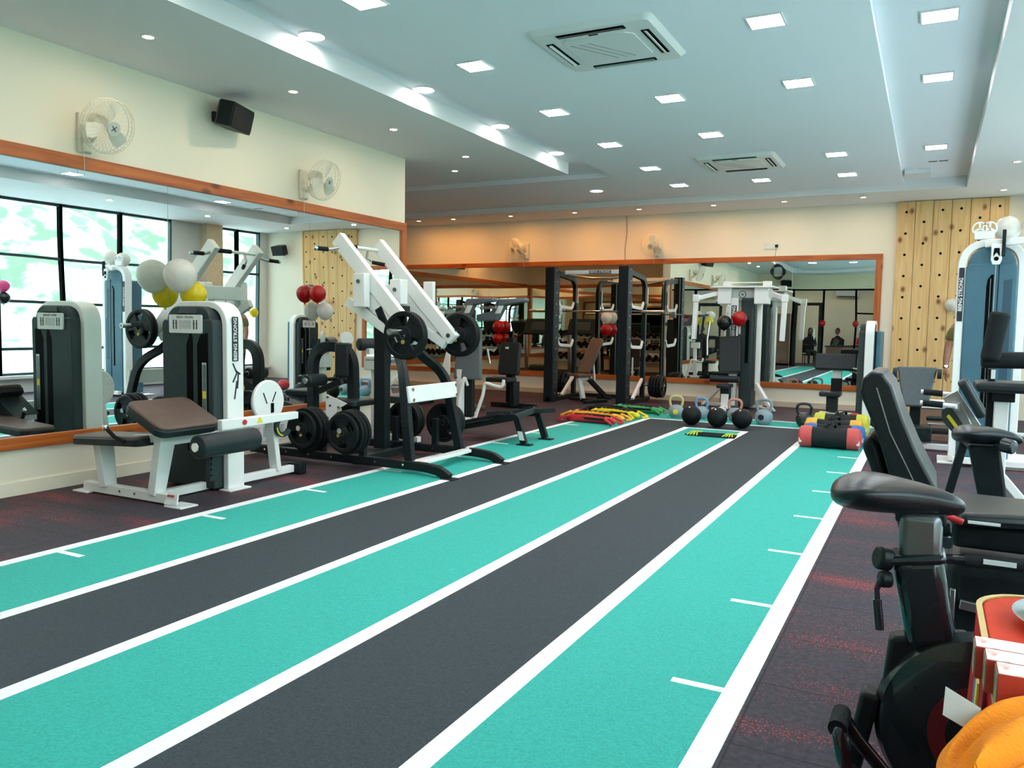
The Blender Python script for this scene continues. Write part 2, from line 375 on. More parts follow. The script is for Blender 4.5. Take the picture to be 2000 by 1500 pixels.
#@@PARTS@@
# ================================================================== ROOM
XL, XR, YB, YS, ZC = -5.88, 2.1, 14.2, -3.0, 3.33      # left partition, window wall, back wall, south partition, soffit height
XA, YA, YO = -11.0, 6.0, -6.5                          # alcove left and south wall, office behind the glass
m = MB(); m.bx(XA, XR+.1, YO, YB, -.1, 0); struct('floor', m, FLOORM)
# running track laid on the rubber floor (one printed surface)
tr = MB()
def slab(x0, x1, y0, y1, z, mm): tr.use(mm).bx(x0, x1, y0, y1, .0005, z)
LX = [-4.28, -3.53, -2.78, -2.03, -1.28, -.555]; Y0 = -2.9; w = .04
slab(-4.30, -.55, Y0, 11.85, .004, LANED)
for a, b, y in ((0, 1, 11.83), (2, 3, 10.37), (4, 5, 11.83)): slab(LX[a], LX[b], Y0, y, .0046, LANEG)
slab(LX[0], LX[5], 11.12, 11.83, .0049, LANEG)
for i, (x, y) in enumerate(zip(LX, (11.87, 11.15, 10.40, 10.40, 11.15, 11.87))): slab(x-w-(.006 if i == 5 else 0), x+w, Y0, y, .0054, LINEM)
slab(LX[1], LX[4], 11.08, 11.155, .0052, LINEM); slab(LX[0], LX[5], 11.80, 11.87, .0052, LINEM); slab(LX[2], LX[3], 10.33, 10.40, .0052, LINEM)
for k in range(-2, 12):
    slab(-.79, -.60, k-.165, k-.125, .0050, LINEM); slab(-4.25, -4.05, k-.255, k-.215, .0050, LINEM)
struct('floor_track', tr)

# walls
m = MB(); m.bx(XL-.2, XL, YS, 8.40, 0, 3.6); struct('wall_left', m, WALLC)
m = MB(); m.bx(XA-.1, XR+.1, YB, YB+.15, 0, 3.6); struct('wall_back', m, WALLC)
m = MB(); m.bx(XA-.1, XA, YA, YB, 0, 3.6); struct('wall_alcove_left', m, WALLB)
m = MB(); m.bx(XA, XL-.2, YA-.1, YA, 0, 3.6); struct('wall_alcove_south', m, WALLB)
m = MB(); m.bx(XL-.2, XL, YO, YS, 0, 3.6).bx(XL, XR, YO-.1, YO, 0, 3.6); struct('wall_office', m, WALLY)
m = MB(); m.bx(XL, -5.55, YS-.12, YS, 0, 3.6).bx(-1.3, XR, YS-.12, YS, 0, 3.6).bx(-5.55, -1.3, YS-.12, YS, 2.8, 3.6); struct('wall_south', m, WALLY)
m = MB(); m.bx(XR, XR+.2, YO, YB, 0, .28).bx(XR, XR+.2, YO, YB, 3.33, 3.6).bx(XR, XR+.2, 11.55, 12.75, .28, 3.33).bx(XR, XR+.2, 14.0, YB, .28, 3.33).bx(XR, XR+.2, YO, -2.35, .28, 3.33); struct('wall_right', m, WALLW)
m = MB(); m.bx(XR-.12, XR, YS, YB, .24, .29); struct('trim_1', m, WALLW)
m = MB(); m.bx(XR-.22, XR+.02, 12.3, 12.72, 0, ZC); struct('trim_2', m, CREAMB, )
# ceiling: low soffits round the room, a shallow recess, a slightly lower middle field
ce = MB(); ce.bx(XL, -4.42, YO, 10.1, ZC, 3.62).bx(XA, XL, YA, 10.1, ZC, 3.62).bx(.35, XR+.1, YO, YB, ZC, 3.62).bx(XA, .35, 13.08, YB, ZC, 3.62).bx(-4.42, .35, YO, -1.8, ZC, 3.62)
struct('ceiling', ce, SOFF)
ce = MB(); ce.bx(XA, .35, 10.1, 13.08, 3.49, 3.62).bx(-4.42, .35, -1.8, 10.1, 3.49, 3.62); struct('ceiling_recess', ce, CEIL)
ce = MB(); ce.bx(-4.10, -.45, -1.8, 13.08, 3.42, 3.488).bx(XA, -4.10, 10.93, 13.08, 3.42, 3.488); struct('ceiling_middle', ce, CEIL)
m = MB(); m.bx(-4.6, .95-1.5, YB-.03, YB, 0, .09).bx(XA, -4.6, YB-.03, YB, 0, .09); struct('baseboard_back', m, SKIRT)
m = MB(); m.bx(XL, XL+.012, YS, 8.40, 0, .1); struct('baseboard_left', m, WALLC)

# wall of windows on the right
wins = [(-2.35+1.1583*i, -2.35+1.1583*(i+1)) for i in range(12)] + [(12.75, 13.37), (13.37, 14.0)]
for i, (a, b) in enumerate(wins):
    f = MB(); x = XR+.06
    for y in (a, b): f.box((x, y, 1.80), (.09, .06, 3.06))
    for z in (.30, .74, 1.55, 2.36, 3.31): f.box((x, (a+b)/2, z), (.06, b-a, .05 if z > .31 else .06))
    ORG_[0] = Vector((0, 0, 0)); fo = f.obj('window_%d' % (i+1), WFRAME, None, .004, 1, smooth=0); fo['kind'] = 'structure'
    g = MB(); g.bx(x-.004, x+.004, a+.03, b-.03, .32, 3.30); g.obj('pane', GLASS, fo, smooth=0)
# hillside and terrace seen through the windows
def hill():
    me = bpy.data.meshes.new('hillside'); bm = bmesh.new(); nx, ny = 46, 60; V = []; rnd = random.Random(3)
    for i in range(nx+1):
        for j in range(ny+1):
            x = 7+i*1.0; y = -30+j*1.6; z = -2.5 + max(0, (x-9))*.42 + 1.3*math.sin(x*.35+y*.21)+.9*math.sin(y*.43-x*.1) + rnd.uniform(-.35, .35)
            V.append(bm.verts.new((x, y, z)))
    for i in range(nx):
        for j in range(ny):
            a = i*(ny+1)+j; bm.faces.new((V[a], V[a+ny+1], V[a+ny+2], V[a+1]))
    for f in bm.faces: f.smooth = True
    bm.to_mesh(me); bm.free(); o = bpy.data.objects.new('hillside', me); COL.objects.link(o); o['kind'] = 'structure'
    me.materials.append(mat('hill_foliage', (.10, .17, .10), .9, col2=(.42, .48, .36), scale=.9, bump=1, bscale=3, lo=.42, hi=.6))
hill()
m = MB(); m.bx(XR+.2, 6.9, YO, 20, -.25, -.05).bx(6.7, 6.9, YO, 20, -.05, .55); struct('terrace_ground', m, WALLW)

# ------------------------------------------------------------------ framed mirrors
def frame_bar(a, b, wd, th, axis, parent, name='frame_bar'):
    q = MB(); (x0, y0, z0), (x1, y1, z1) = a, b; q.bx(x0, x1, y0, y1, z0, z1); q.obj(name, OW[axis], parent, .004, 2, smooth=30)
t = T('wall_mirror', 'long orange wood framed mirror along the left wall beside the machines', 'mirror', (XL, 0, 0), 'framed wall mirrors')
for a, b in ((-2.6, 1.2), (1.205, 4.86), (4.865, 6.64), (6.645, 8.30)):
    q = MB(); q.bx(XL+.001, XL+.012, a, b, .42, 2.46); q.obj('mirror_pane', MIRROR, t, smooth=0)
x0, x1 = XL+.0, XL+.035
frame_bar((x0, -2.7, 2.44), (x1, 8.40, 2.54), 0, 0, 1, t); frame_bar((x0, -2.7, .34), (x1, 8.40, .43), 0, 0, 1, t)
frame_bar((x0, 8.30, .43), (x1, 8.40, 2.44), 0, 0, 2, t); frame_bar((x0, -2.7, .43), (x1, -2.6, 2.44), 0, 0, 2, t)
t = T('wall_mirror', 'long orange wood framed mirror across the back wall behind the racks', 'mirror', (-5, YB, 0), 'framed wall mirrors')
for a, b in ((-10.88, -8.4), (-8.395, -6.6), (-6.595, -4.3), (-4.295, -2.1), (-2.095, -.83)):
    q = MB(); q.bx(a, b, YB-.012, YB-.001, .40, 2.45); q.obj('mirror_pane', MIRROR, t, smooth=0)
y0, y1 = YB-.035, YB
frame_bar((-10.95, y0, 2.44), (-.73, y1, 2.53), 0, 0, 0, t); frame_bar((-10.95, y0, .32), (-.73, y1, .41), 0, 0, 0, t)
frame_bar((-.83, y0, .41), (-.73, y1, 2.44), 0, 0, 2, t); frame_bar((-10.95, y0, .41), (-10.87, y1, 2.44), 0, 0, 2, t)
t = T('wall_mirror', 'wood framed mirror on the far left wall of the side bay', 'mirror', (XA, 10, 0), 'framed wall mirrors')
for a, b in ((6.1, 8.7), (8.705, 11.3), (11.305, 14.1)):
    q = MB(); q.bx(XA+.001, XA+.012, a, b, .42, 2.46); q.obj('mirror_pane', MIRROR, t, smooth=0)
x0, x1 = XA, XA+.035
frame_bar((x0, 6.02, 2.44), (x1, 14.15, 2.54), 0, 0, 1, t); frame_bar((x0, 6.02, .34), (x1, 14.15, .43), 0, 0, 1, t); frame_bar((x0, 6.02, .43), (x1, 6.12, 2.44), 0, 0, 2, t)
t = T('wall_mirror', 'wood framed mirror behind the dumbbell racks in the side bay', 'mirror', (-8.5, YA, 0), 'framed wall mirrors')
for a, b in ((-10.9, -8.5), (-8.495, -6.2)):
    q = MB(); q.bx(a, b, YA+.001, YA+.012, .42, 2.46); q.obj('mirror_pane', MIRROR, t, smooth=0)
frame_bar((-10.95, YA, 2.44), (-6.1, YA+.035, 2.54), 0, 0, 0, t); frame_bar((-10.95, YA, .34), (-6.1, YA+.035, .43), 0, 0, 0, t); frame_bar((-6.2, YA, .43), (-6.1, YA+.035, 2.44), 0, 0, 2, t)

# ------------------------------------------------------------------ climbing wall
t = T('climbing_wall', 'pale pine plank climbing wall with drilled hold holes at right', 'climbing wall', (.2, YB-.06, 0))
HOLE = SHRD; PEGS = [(.72, 2.12), (.45, 2.0), (.60, 1.72), (.45, 1.50)]
for i in range(6):
    x0 = -.55+.25*i; q = MB(); q.use(PINE).bx(x0+.003, x0+.247, YB-.06, YB-.001, .02, 3.32)
    q.use(HOLE); z = (3.16, 3.0, 3.17, 3.18, 3.03, 3.19)[i]
    while z > .2:
        q.cyl((x0+.125, YB-.0615, z), (x0+.125, YB-.055, z), .021, seg=16); z -= .33
    q.obj('board', None, t, .003, 1)
for x, z in PEGS: q = MB(); q.cyl((x-.10, YB-.085, z), (x+.10, YB-.085, z), .014, seg=10).cyl((x-.08, YB-.085, z), (x-.08, YB-.058, z), .01, seg=8).cyl((x+.08, YB-.085, z), (x+.08, YB-.058, z), .01, seg=8); q.obj('peg_rung', BROWN, t)
t2 = MB(); t2.tube([(.90, YB-.075, 3.3), (.905, YB-.08, 2.6), (.895, YB-.078, 1.6), (.90, YB-.075, .7)], .008, 6)
tag(t2.obj('hanging_rope', PINEB), 'thin cream rope hanging down the right edge of the pine climbing wall', 'rope')

# ------------------------------------------------------------------ ceiling lights
def square_light(x, y, z, label, group, s=.22):
    t = T('ceiling_light', label, 'ceiling light', (x, y, z), group)
    q = MB(); h = s/2+.012
    q.bx(x-h, x+h, y-h, y-h+.012, z-.012, z).bx(x-h, x+h, y+h-.012, y+h, z-.012, z).bx(x-h, x-h+.012, y-h+.012, y+h-.012, z-.012, z).bx(x+h-.012, x+h, y-h+.012, y+h-.012, z-.012, z)
    q.obj('rim', WHITE, t); q = MB(); q.bx(x-s/2, x+s/2, y-s/2, y+s/2, z-.009, z-.001); q.obj('diffuser', PANEL, t, smooth=0)
def round_light(x, y, z, label, group, r=.095):
    t = T('ceiling_light', label, 'ceiling light', (x, y, z), group)
    q = MB(); q.lathe([(r, -.001), (r+.012, -.001), (r+.012, -.010), (r, -.013)], (x, y, z), closed=True); q.obj('rim', WHITE, t)
    q = MB(); q.cyl((x, y, z-.009), (x, y, z-.001), r, seg=32); q.obj('diffuser', PANEL, t)
ORD = ['nearest the back wall', 'second from the back wall', 'third from the back wall', 'fourth from the back wall', 'fifth from the back wall', 'sixth from the back wall', 'seventh from the back wall', 'eighth from the back wall', 'ninth from the back wall', 'tenth from the back wall']
for rowname, x, z, ys in (('the left row', -3.42, 3.42, (11.92, 10.53, 9.0, 7.44, 5.87, 4.40, 2.9, 1.4)),
                          ('the middle row', -2.24, 3.42, (11.94, 8.97, 7.42, 4.2, 2.7, 1.2)),
                          ('the right row', -1.11, 3.42, (11.95, 10.54, 7.41, 5.86, 4.3, 2.8)),
                          ('the right ceiling recess', -.05, 3.49, (10.92, 7.97, 6.45, 4.9, 3.3))):
    for k, y in enumerate(ys): square_light(x, y, z, 'square ceiling light %s in %s' % (ORD[k], rowname), 'square ceiling panel lights')
for k, (x, y, z) in enumerate([(-4.74, 11.94, 3.42), (-4.315, 9.47, 3.49), (-4.315, 7.97, 3.49), (-4.315, 6.46, 3.49), (-4.315, 4.92, 3.49), (-4.315, 3.4, 3.49), (-4.315, 1.9, 3.49)]):
    round_light(x, y, z, 'round white ceiling light %s beside the left ceiling step' % ORD[k], 'round ceiling panel lights')
for x in (-4.4, -2.2): square_light(x, -4.9, ZC, 'square ceiling light added to brighten the office behind the partition, %s' % ('door side' if x < -3 else 'far side'), 'added office lights', .3)  # two panel lights added to brighten the office room
def spot(x, y, label, warm=1, z=ZC, power=1):
    t = T('spotlight', label, 'spotlight', (x, y, z), 'small warm ceiling spotlights')
    q = MB(); q.lathe([(.038, -.001), (.054, -.001), (.054, -.006), (.040, -.008)], (x, y, z), closed=True, seg=24); q.obj('rim', WHITE, t)
    q = MB(); q.cyl((x, y, z-.005), (x, y, z-.001), .038, seg=20); q.obj('bulb', SPOTE, t)
    l = bpy.data.lights.new('spot_lamp', 'AREA'); l.shape = 'DISK'; l.size = .08; l.energy = SPOT_W*power*(.8, 1.45, 1.0)[warm-1]
    l.color = (1, .80, .58) if warm == 1 else (1, .60, .30) if warm == 3 else (1, .43, .11)
    lo = bpy.data.objects.new('spot_lamp', l); COL.objects.link(lo); lo.parent = t; lo.location = (0, 0, -.02)
for k, (x, y) in enumerate([(-5.70, 9.28), (-5.10, 8.55), (-5.10, 7.07), (-5.10, 5.57), (-5.10, 4.08), (-5.10, 2.6), (-5.10, 1.1)]):
    spot(x, y, 'warm ceiling spotlight over the left wall machines, %s' % ORD[k])
for k, (x, wm) in enumerate([(.82, 1), (-1.01, 1), (-2.16, 1), (-3.28, 3), (-4.56, 2), (-5.76, 2), (-7.05, 2), (-8.30, 2), (-9.10, 2)]):
    spot(x, 13.48, 'warm ceiling spotlight along the back wall, %s' % ('above the climbing wall', 'above the right mirror corner', 'above the wall socket', 'above the multi-station gym', 'right of the rack fan', 'above the smith rack', 'above the left back fan', 'second before the side bay corner', 'nearest the side bay corner')[k], wm)
for k, y in enumerate((11.35, 9.2, 7.1, 5.0, 2.9)): spot(.81, y, 'ceiling spotlight by the window wall, %s' % ORD[k])
for k, (x, y) in enumerate([(-7.6, 8.2), (-9.6, 8.2), (-10.4, 9.4)]): spot(x, y, 'warm ceiling spotlight in the side bay, %s' % ('over the near dumbbell rack', 'over the far dumbbell rack', 'over the far left corner')[k], 2, power=1.2)

# ------------------------------------------------------------------ ceiling cassette air conditioners
def cassette(cx, cy_, z, s, label):
    t = T('ceiling_air_conditioner', label, 'air conditioner', (cx, cy_, z), 'ceiling cassette air conditioners')
    q = MB(); P = rrect(s, s, .06); P2 = rrect(s*.93, s*.93, .05)
    v = [Vector((cx+a, cy_+b, z)) for a, b in P]+[Vector((cx+a, cy_+b, z-.035)) for a, b in P2]; n = len(P)
    q._add(v, [(i, (i+1) % n, n+(i+1) % n, n+i) for i in range(n)]+[tuple(range(n, 2*n))]); q.obj('cover', WHITE, t)
    q = MB(); c = s*.29
    q.prism([(-c, -c*.8), (-c*.8, -c), (c*.8, -c), (c, -c*.8), (c, c*.8), (c*.8, c), (-c*.8, c), (-c, c*.8)], (cx, cy_, z-.041), (1, 0, 0), (0, 1, 0), .008)
    g = q.obj('grille', WHITE, t, .002)
    q = MB()
    for k in (-1, 0, 1): q.beam((cx-c*.55+k*c*.25, cy_-c*.7, z-.050), (cx+c*.3+k*c*.25, cy_+c*.7, z-.050), .006, .003)
    q.obj('grille_line', STEEL, g, smooth=0); q = MB(); q.box((cx, cy_-c*1.12, z-.0365), (c*.25, .014, .004)); q.obj('indicator_strip', SHRD, t, smooth=0)
    for k in range(4):
        d = Vector((math.cos(k*PI/2), math.sin(k*PI/2), 0)); e = Vector((-d.y, d.x, 0)); p = Vector((cx, cy_, z-.036))+d*s*.385
        q = MB(); a = s*.27
        q.box(p, (abs(d.x)*.06+abs(e.x)*a*2, abs(d.y)*.06+abs(e.y)*a*2, .006)); so = q.obj('air_slot', SHRD, t, smooth=0)
        q = MB(); q.box(p+Vector((0, 0, -.006)), (abs(d.x)*.022+abs(e.x)*a*1.9, abs(d.y)*.022+abs(e.y)*a*1.9, .006), (R(20)*e.x, R(20)*e.y, 0)); q.obj('flap', STEEL if k % 2 else WHITE, so, smooth=0)
cassette(-2.25, 5.84, 3.42, .95, 'white square cassette air conditioner in the ceiling, nearer the camera')
cassette(-2.25, 10.58, 3.42, .98, 'white square cassette air conditioner in the ceiling, nearer the back wall')
q = MB(); q.bx(-.42, -.1, 12.3, 12.75, 3.43, 3.489); tag(q.obj('ceiling_hatch', SOFF, None, .003), 'grey boxed hatch at the back end of the right ceiling recess', 'ceiling hatch')
t = T('linear_air_diffuser', 'short dark slot diffuser beside the hatch in the ceiling recess', 'air vent', (-.05, 11.8, 3.49))
q = MB(); q.bx(-.14, .10, 11.78, 11.84, 3.482, 3.489); q.obj('frame', WHITE, t); q = MB(); q.bx(-.13, -.03, 11.79, 11.83, 3.480, 3.4825).bx(-.01, .09, 11.79, 11.83, 3.480, 3.4825); q.obj('slot', SHRD, t)

# ------------------------------------------------------------------ wall fans
def make_fan():
    t = T('wall_fan', 'x', 'fan', (0, 0, 0), 'ivory wall fans', local=True)     # wall at y=0, fan blows along -y... built facing +y
    q = MB(); q.box((0, .018, 0), (.11, .035, .30)).box((0, .045, -.10), (.075, .03, .09)); q.obj('wall_bracket', IVORY, t, .008, 3)
    q = MB(); q.tube([(0, .03, -.06), (0, .12, -.05), (0, .16, .03)], .026, 12, rad=.05); q.obj('arm', IVORY, t)
    ax = Vector((0, .94, -.34)).normalized(); c = Vector((0, .20, .06))
    q = MB(); q.lathe([(0, -.10), (.035, -.10), (.06, -.075), (.068, -.02), (.062, .02), (0, .02)], c, ax, 24); q.obj('motor_housing', IVORY, t)
    hc = c+ax*.10
    q = MB(); u = Vector((1, 0, 0)); v = ax.cross(u)
    for Rr, off in ((.205, 0), (.20, .035), (.20, -.035)): q.tor(hc+ax*off, ax, Rr, .0035, 40, 6)
    q.tor(hc+ax*.07, ax, .055, .0025, 24, 6)
    for k in range(36):
        a = 2*PI*k/36; d = u*math.cos(a)+v*math.sin(a)
        q.tube([hc+ax*.072+d*.05, hc+ax*.062+d*.13, hc+ax*.035+d*.195, hc-ax*.035+d*.20, hc-ax*.06+d*.13, hc-ax*.075+d*.06], .0012, 4)
    q.obj('cage', IVORY, t)
    q = MB(); q.cyl(hc+ax*.068, hc+ax*.076, .052, seg=24); cg = q.obj('front_cap', GREYFAN, t)
    q = MB(); p = hc+ax*.0765
    for a in (45, 135):
        dd = u*math.cos(R(a))+v*math.sin(R(a)); q.beam(p-dd*.026, p+dd*.026, .007, .002, ax)
    q.obj('cross_mark', INK, cg)
    for k in range(3):
        a = 2*PI*k/3+.4; d = u*math.cos(a)+v*math.sin(a); e = ax.cross(d); q = MB()
        P = []
        for s_, wd, tw in ((.03, .03, .5), (.09, .075, .4), (.15, .095, .3), (.185, .06, .25)):
            for sg in (-1, 1): P.append(hc+d*s_+(e*math.cos(tw)+ax*math.sin(tw))*sg*wd/1.6)
        vs = P+[p2+ax*.003 for p2 in P]; F = []
        for i in range(3): a_ = 2*i; F += [(a_, a_+1, a_+3, a_+2), (8+a_, 8+a_+2, 8+a_+3, 8+a_+1), (a_, a_+2, 8+a_+2, 8+a_), (a_+1, 8+a_+1, 8+a_+3, a_+3)]
        F += [(0, 8, 9, 1), (6, 7, 15, 14)]; q._add(vs, F); q.obj("blade", FBLADE, t)
    q = MB(); q.tube([(.03, .05, -.14), (.03, .055, -.26), (.028, .05, -.33)], .002, 5); q.obj('pull_cord', IVORY, t)
    return t
GREYFAN = mat('fan_badge', (.50, .52, .46), .4); FBLADE = mat('fan_blade', (.72, .70, .60), .3)
fan = make_fan()
fan['label'] = 'ivory wall fan on the left wall, nearest the camera'; fan.location = (XL, 4.10, 2.72); fan.rotation_euler = (0, 0, R(-62))
def place_fan(o, loc, rz, tilt=0): o.location = loc; o.rotation_euler = (0, 0, rz)
dup(fan, (XL, 6.55, 2.72), (0, 0, R(-90)), 'ivory wall fan on the left wall above the plate-loaded machine')
dup(fan, (-7.05, YB, 2.74), (0, 0, R(180-25)), 'ivory wall fan on the back wall above the far left mirror')
dup(fan, (-4.45, YB, 2.72), (0, 0, R(180)), 'ivory wall fan on the back wall above the power rack')
fan.rotation_euler = (0, 0, R(-90))
# ------------------------------------------------------------------ speakers
def speaker(x, y, z, rz, label, tilt=18):
    t = T('wall_speaker', label, 'speaker', (x, y, z), 'black wall speakers', rz, local=True)   # faces +y locally, wall at y=0
    q = MB(); q.box((0, .02, 0), (.07, .03, .09)); q.tube([(0, .03, 0), (0, .10, 0)], .018, 10); q.obj('mount', BLACK, t, .004)
    rm_ = Euler((R(-tilt), 0, 0)).to_matrix(); c = Vector((0, .19, 0)); q = MB()
    P = [(-.17, -.10), (-.11, -.10), (-.09, -.10), (.17, -.10)]
    q.prism([(-.19, .10), (-.16, -.05), (-.10, -.10), (.10, -.10), (.16, -.05), (.19, .10)], c-rm_ @ Vector((0, 0, .11)), rm_ @ Vector((1, 0, 0)), rm_ @ Vector((0, 1, 0)), .22)
    q.obj('cabinet', BLACK, t, .012, 3)
    q = MB(); q.prism(rrect(.35, .20, .03), c+rm_ @ Vector((0, .101, 0)), rm_ @ Vector((1, 0, 0)), rm_ @ Vector((0, 0, 1)), -.006); q.obj('grille', CANV, t)
    return t
speaker(XL, 5.38, 3.14, R(-90+18), 'black wall speaker high on the left wall between the two fans', 14)
speaker(1.5, YB, 2.9, R(180), 'black wall speaker on the back wall right of the climbing wall')
speaker(-4.8, YS, 3.0, 0, 'black wall speaker above the glass partition behind the camera')
q = MB(); q.tube([(XL+.004, 5.30, 3.33), (XL+.004, 5.31, 3.25), (XL+.02, 5.33, 3.18)], .004, 6); tag(q.obj('speaker_wire', IVORY), 'thin cream wire running from the ceiling to the left wall speaker', 'wire')
# socket plate, wires and the cable coil on the back mirror
t = T('wall_socket', 'white switch and socket plate above the back mirror', 'socket', (-2.42, YB, 2.70))
q = MB(); q.box((-2.45, YB-.008, 2.70), (.24, .015, .09)); q.obj('plate', PLAC, t, .003); q = MB(); q.box((-2.37, YB-.018, 2.70), (.05, .01, .05)); q.obj('plug', BLACK, t, .003)
t = T('cable_coil', 'black cable coil hanging from a wire over the back mirror', 'cable', (-2.33, YB-.06, 2.27))
q = MB(); c = Vector((-2.33, YB-.07, 2.27))
for k in range(7): q.tube([c+Vector(((.085+.005*k)*math.cos(a*2*PI/28), -.01+.004*math.sin(a*1.3+k), (.125-.006*k)*math.sin(a*2*PI/28))) for a in range(28)], .0045, 5, closed=True)
q.obj('loops', BLACK, t); q = MB(); q.tube([(-2.37, YB-.02, 2.69), (-2.39, YB-.012, 2.5), (-2.36, YB-.05, 2.38)], .003, 5); q.obj('lead', BLACK, t)
q = MB(); q.tube([(-5.03, YB-.006, 3.33), (-5.02, YB-.006, 3.0), (-5.05, YB-.006, 2.7), (-5.04, YB-.006, 2.52)], .004, 5); tag(q.obj('wall_wire', BROWN), 'thin dark wire running down the back wall left of the power rack fan', 'wire')

t = T('wall_vent', 'white louvred vent panel low on the left wall under the mirror', 'vent', (XL, 6.0, .2))
for y in (5.78, 6.12):
    q = MB(); q.bx(XL, XL+.018, y, y+.31, .10, .29); v_ = q.obj('vent_panel', WHITE, t, .003); q = MB()
    for a in range(2):
        for k in range(6): q.bx(XL+.018, XL+.020, y+.04+.14*a, y+.13+.14*a, .15+.018*k, .156+.018*k)
    q.obj('vent_slots', DSTEEL, v_, smooth=0)
# ================================================================== LEFT MACHINES
def bolts(parent, pts, ax, r=.010, m=CHROME, name='bolts'):
    q = MB(); ax = Vector(ax).normalized()
    for p in pts: q.cyl(Vector(p), Vector(p)+ax*.008, r, seg=8)
    return q.obj(name, m, parent)
def pad(name, m, parent, c, d, rot=None, bev=.02, seg=3):
    q = MB(); q.box(c, d, rot); return q.obj(name, m, parent, bev, seg)
def slabpad(name, m, parent, pts, o, ux, uy, depth, bev=.015):
    q = MB(); q.prism(pts, o, ux, uy, depth); return q.obj(name, m, parent, bev, 3)
def decal(parent, c, length, width, ux, uy, body='BEING STRONG'):
    """dark strip with light lettering; ux reading direction, uy letter up"""
    ux = Vector(ux); uy = Vector(uy); n = ux.cross(uy); q = MB(); q.prism(rrect(length, width, .008, 3), Vector(c)-n*.001, ux, uy, .003); d = q.obj('decal', DECAL, parent, smooth=0)
    sz = min(width*.95, length/len(body)*1.62); text(body, sz, LETTER, d, Vector(c)+n*.0035, ux, uy, bold=.0012*sz/.06)
    return d

def tower(parent, x0, x1, yf, y0, y1, h, shr, rec, win_side=1, decals=True):
    """selector weight tower facing -y: white arched frame, dark shroud with two slots, label and placard"""
    r = .13; z0 = .012; cx = (x0+x1)/2
    q = MB(); pts = [(x0+.025, (y0+y1)/2, z0), (x0+.025, (y0+y1)/2, h-.025), (x1-.025, (y0+y1)/2, h-.025), (x1-.025, (y0+y1)/2, z0)]
    q.rtube(pts, y1-y0, .05, (0, 1, 0), rad=r*1.4, n=10); q.obj('tower_frame', WHITE, parent, .006, 2)
    for xx in (x0+.01, x1-.01): q = MB(); q.box((xx, (y0+y1)/2, .006), (.12, y1-y0+.05, .012)); q.obj('foot_plate', WHITE, parent, .003)
    sx0, sx1 = x0+.045, x1-.055
    ht = h-.17; q = MB(); q.use(shr)
    q.prism([(sx0, .02), (sx1, .02), (sx1, ht), (sx1-.02, ht+.03), (sx0+.02, ht+.03), (sx0, ht)], (0, yf, 0), (1, 0, 0), (0, 0, 1), -(y0-yf+.02))
    w2 = (sx1-sx0)-.08; q.prism([(p[0]+cx-.005, p[1]) for p in rrect(w2, .26, .12, 6, 0, h-.17)], (0, yf+.012, 0), (1, 0, 0), (0, 0, 1), -(y1-yf-.03))
    s = q.obj('shroud', None, parent, .012, 3)
    q = MB(); q.bx(sx0+.01, sx1-.01, y1-.03, y1+.015, .02, ht+.03); q.obj('rear_shroud', shr, parent, .01, 2)
    mx = cx+.135*win_side
    q = MB()
    for k, (a, b) in enumerate(((mx-.145, mx-.075), (mx-.03, mx+.085))):
        q.prism([(a, .30), (b, .30), (b, ht-.11), (b-.02 if k == 0 else b, ht-.07), (a+.035, ht-.085), (a, ht-.16)], (0, yf-.0015, 0), (1, 0, 0), (0, 0, 1), -.003)
    q.obj('slot', rec, s, smooth=0)
    q = MB(); q.bx(mx+.025, mx+.07, yf-.006, yf-.002, .50, .98); lb = q.obj('weight_label', STEEL, s, smooth=0)
    q = MB(); q.bx(mx+.031, mx+.064, yf-.0075, yf-.006, .515, .71).bx(mx+.031, mx+.064, yf-.0075, yf-.006, .765, .965); q.obj('weight_scale', DSTEEL, lb, smooth=0)
    q = MB(); q.bx(mx+.030, mx+.065, yf-.008, yf-.006, .71, .765); q.obj('yellow_marker', YEL, lb, smooth=0)
    # placard
    pz = h-.175; q = MB(); q.prism(rrect(.35, .14, .012, 3, cx-.01, pz), (0, yf-.012, 0), (1, 0, 0), (0, 0, 1), -.012); pl = q.obj('placard', PLAC, parent, smooth=0)
    text('BEING STRONG', .026, INK, pl, (cx-.01, yf-.0125, pz+.050), (1, 0, 0), (0, 0, 1))
    q = MB()
    for k in range(6): q.bx(cx-.075, cx+.055, yf-.0135, yf-.012, pz+.022-.011*k, pz+.0245-.011*k)
    for k, xx in enumerate((-.135, -.105, .085, .115)): q.bx(cx+xx-.006, cx+xx+.006, yf-.0135, yf-.012, pz-.04, pz+.03).bx(cx+xx-.010, cx+xx+.010, yf-.0135, yf-.012, pz+.0, pz+.006)
    q.obj('placard_print', INK, pl, smooth=0)
    q = MB(); q.prism([(-.10, -.03), (.10, -.03), (.085, .02), (-.085, .02)], (cx, yf+.004, h-.068), (1, 0, 0), (0, .35, 1), -.02); q.obj('top_clip', SHR, parent, .004)
    text('PRONE LEG CURL', .016, LETTER, s, (cx, yf+.0105, pz+.086), (1, 0, 0), (0, 0, 1))
    return s

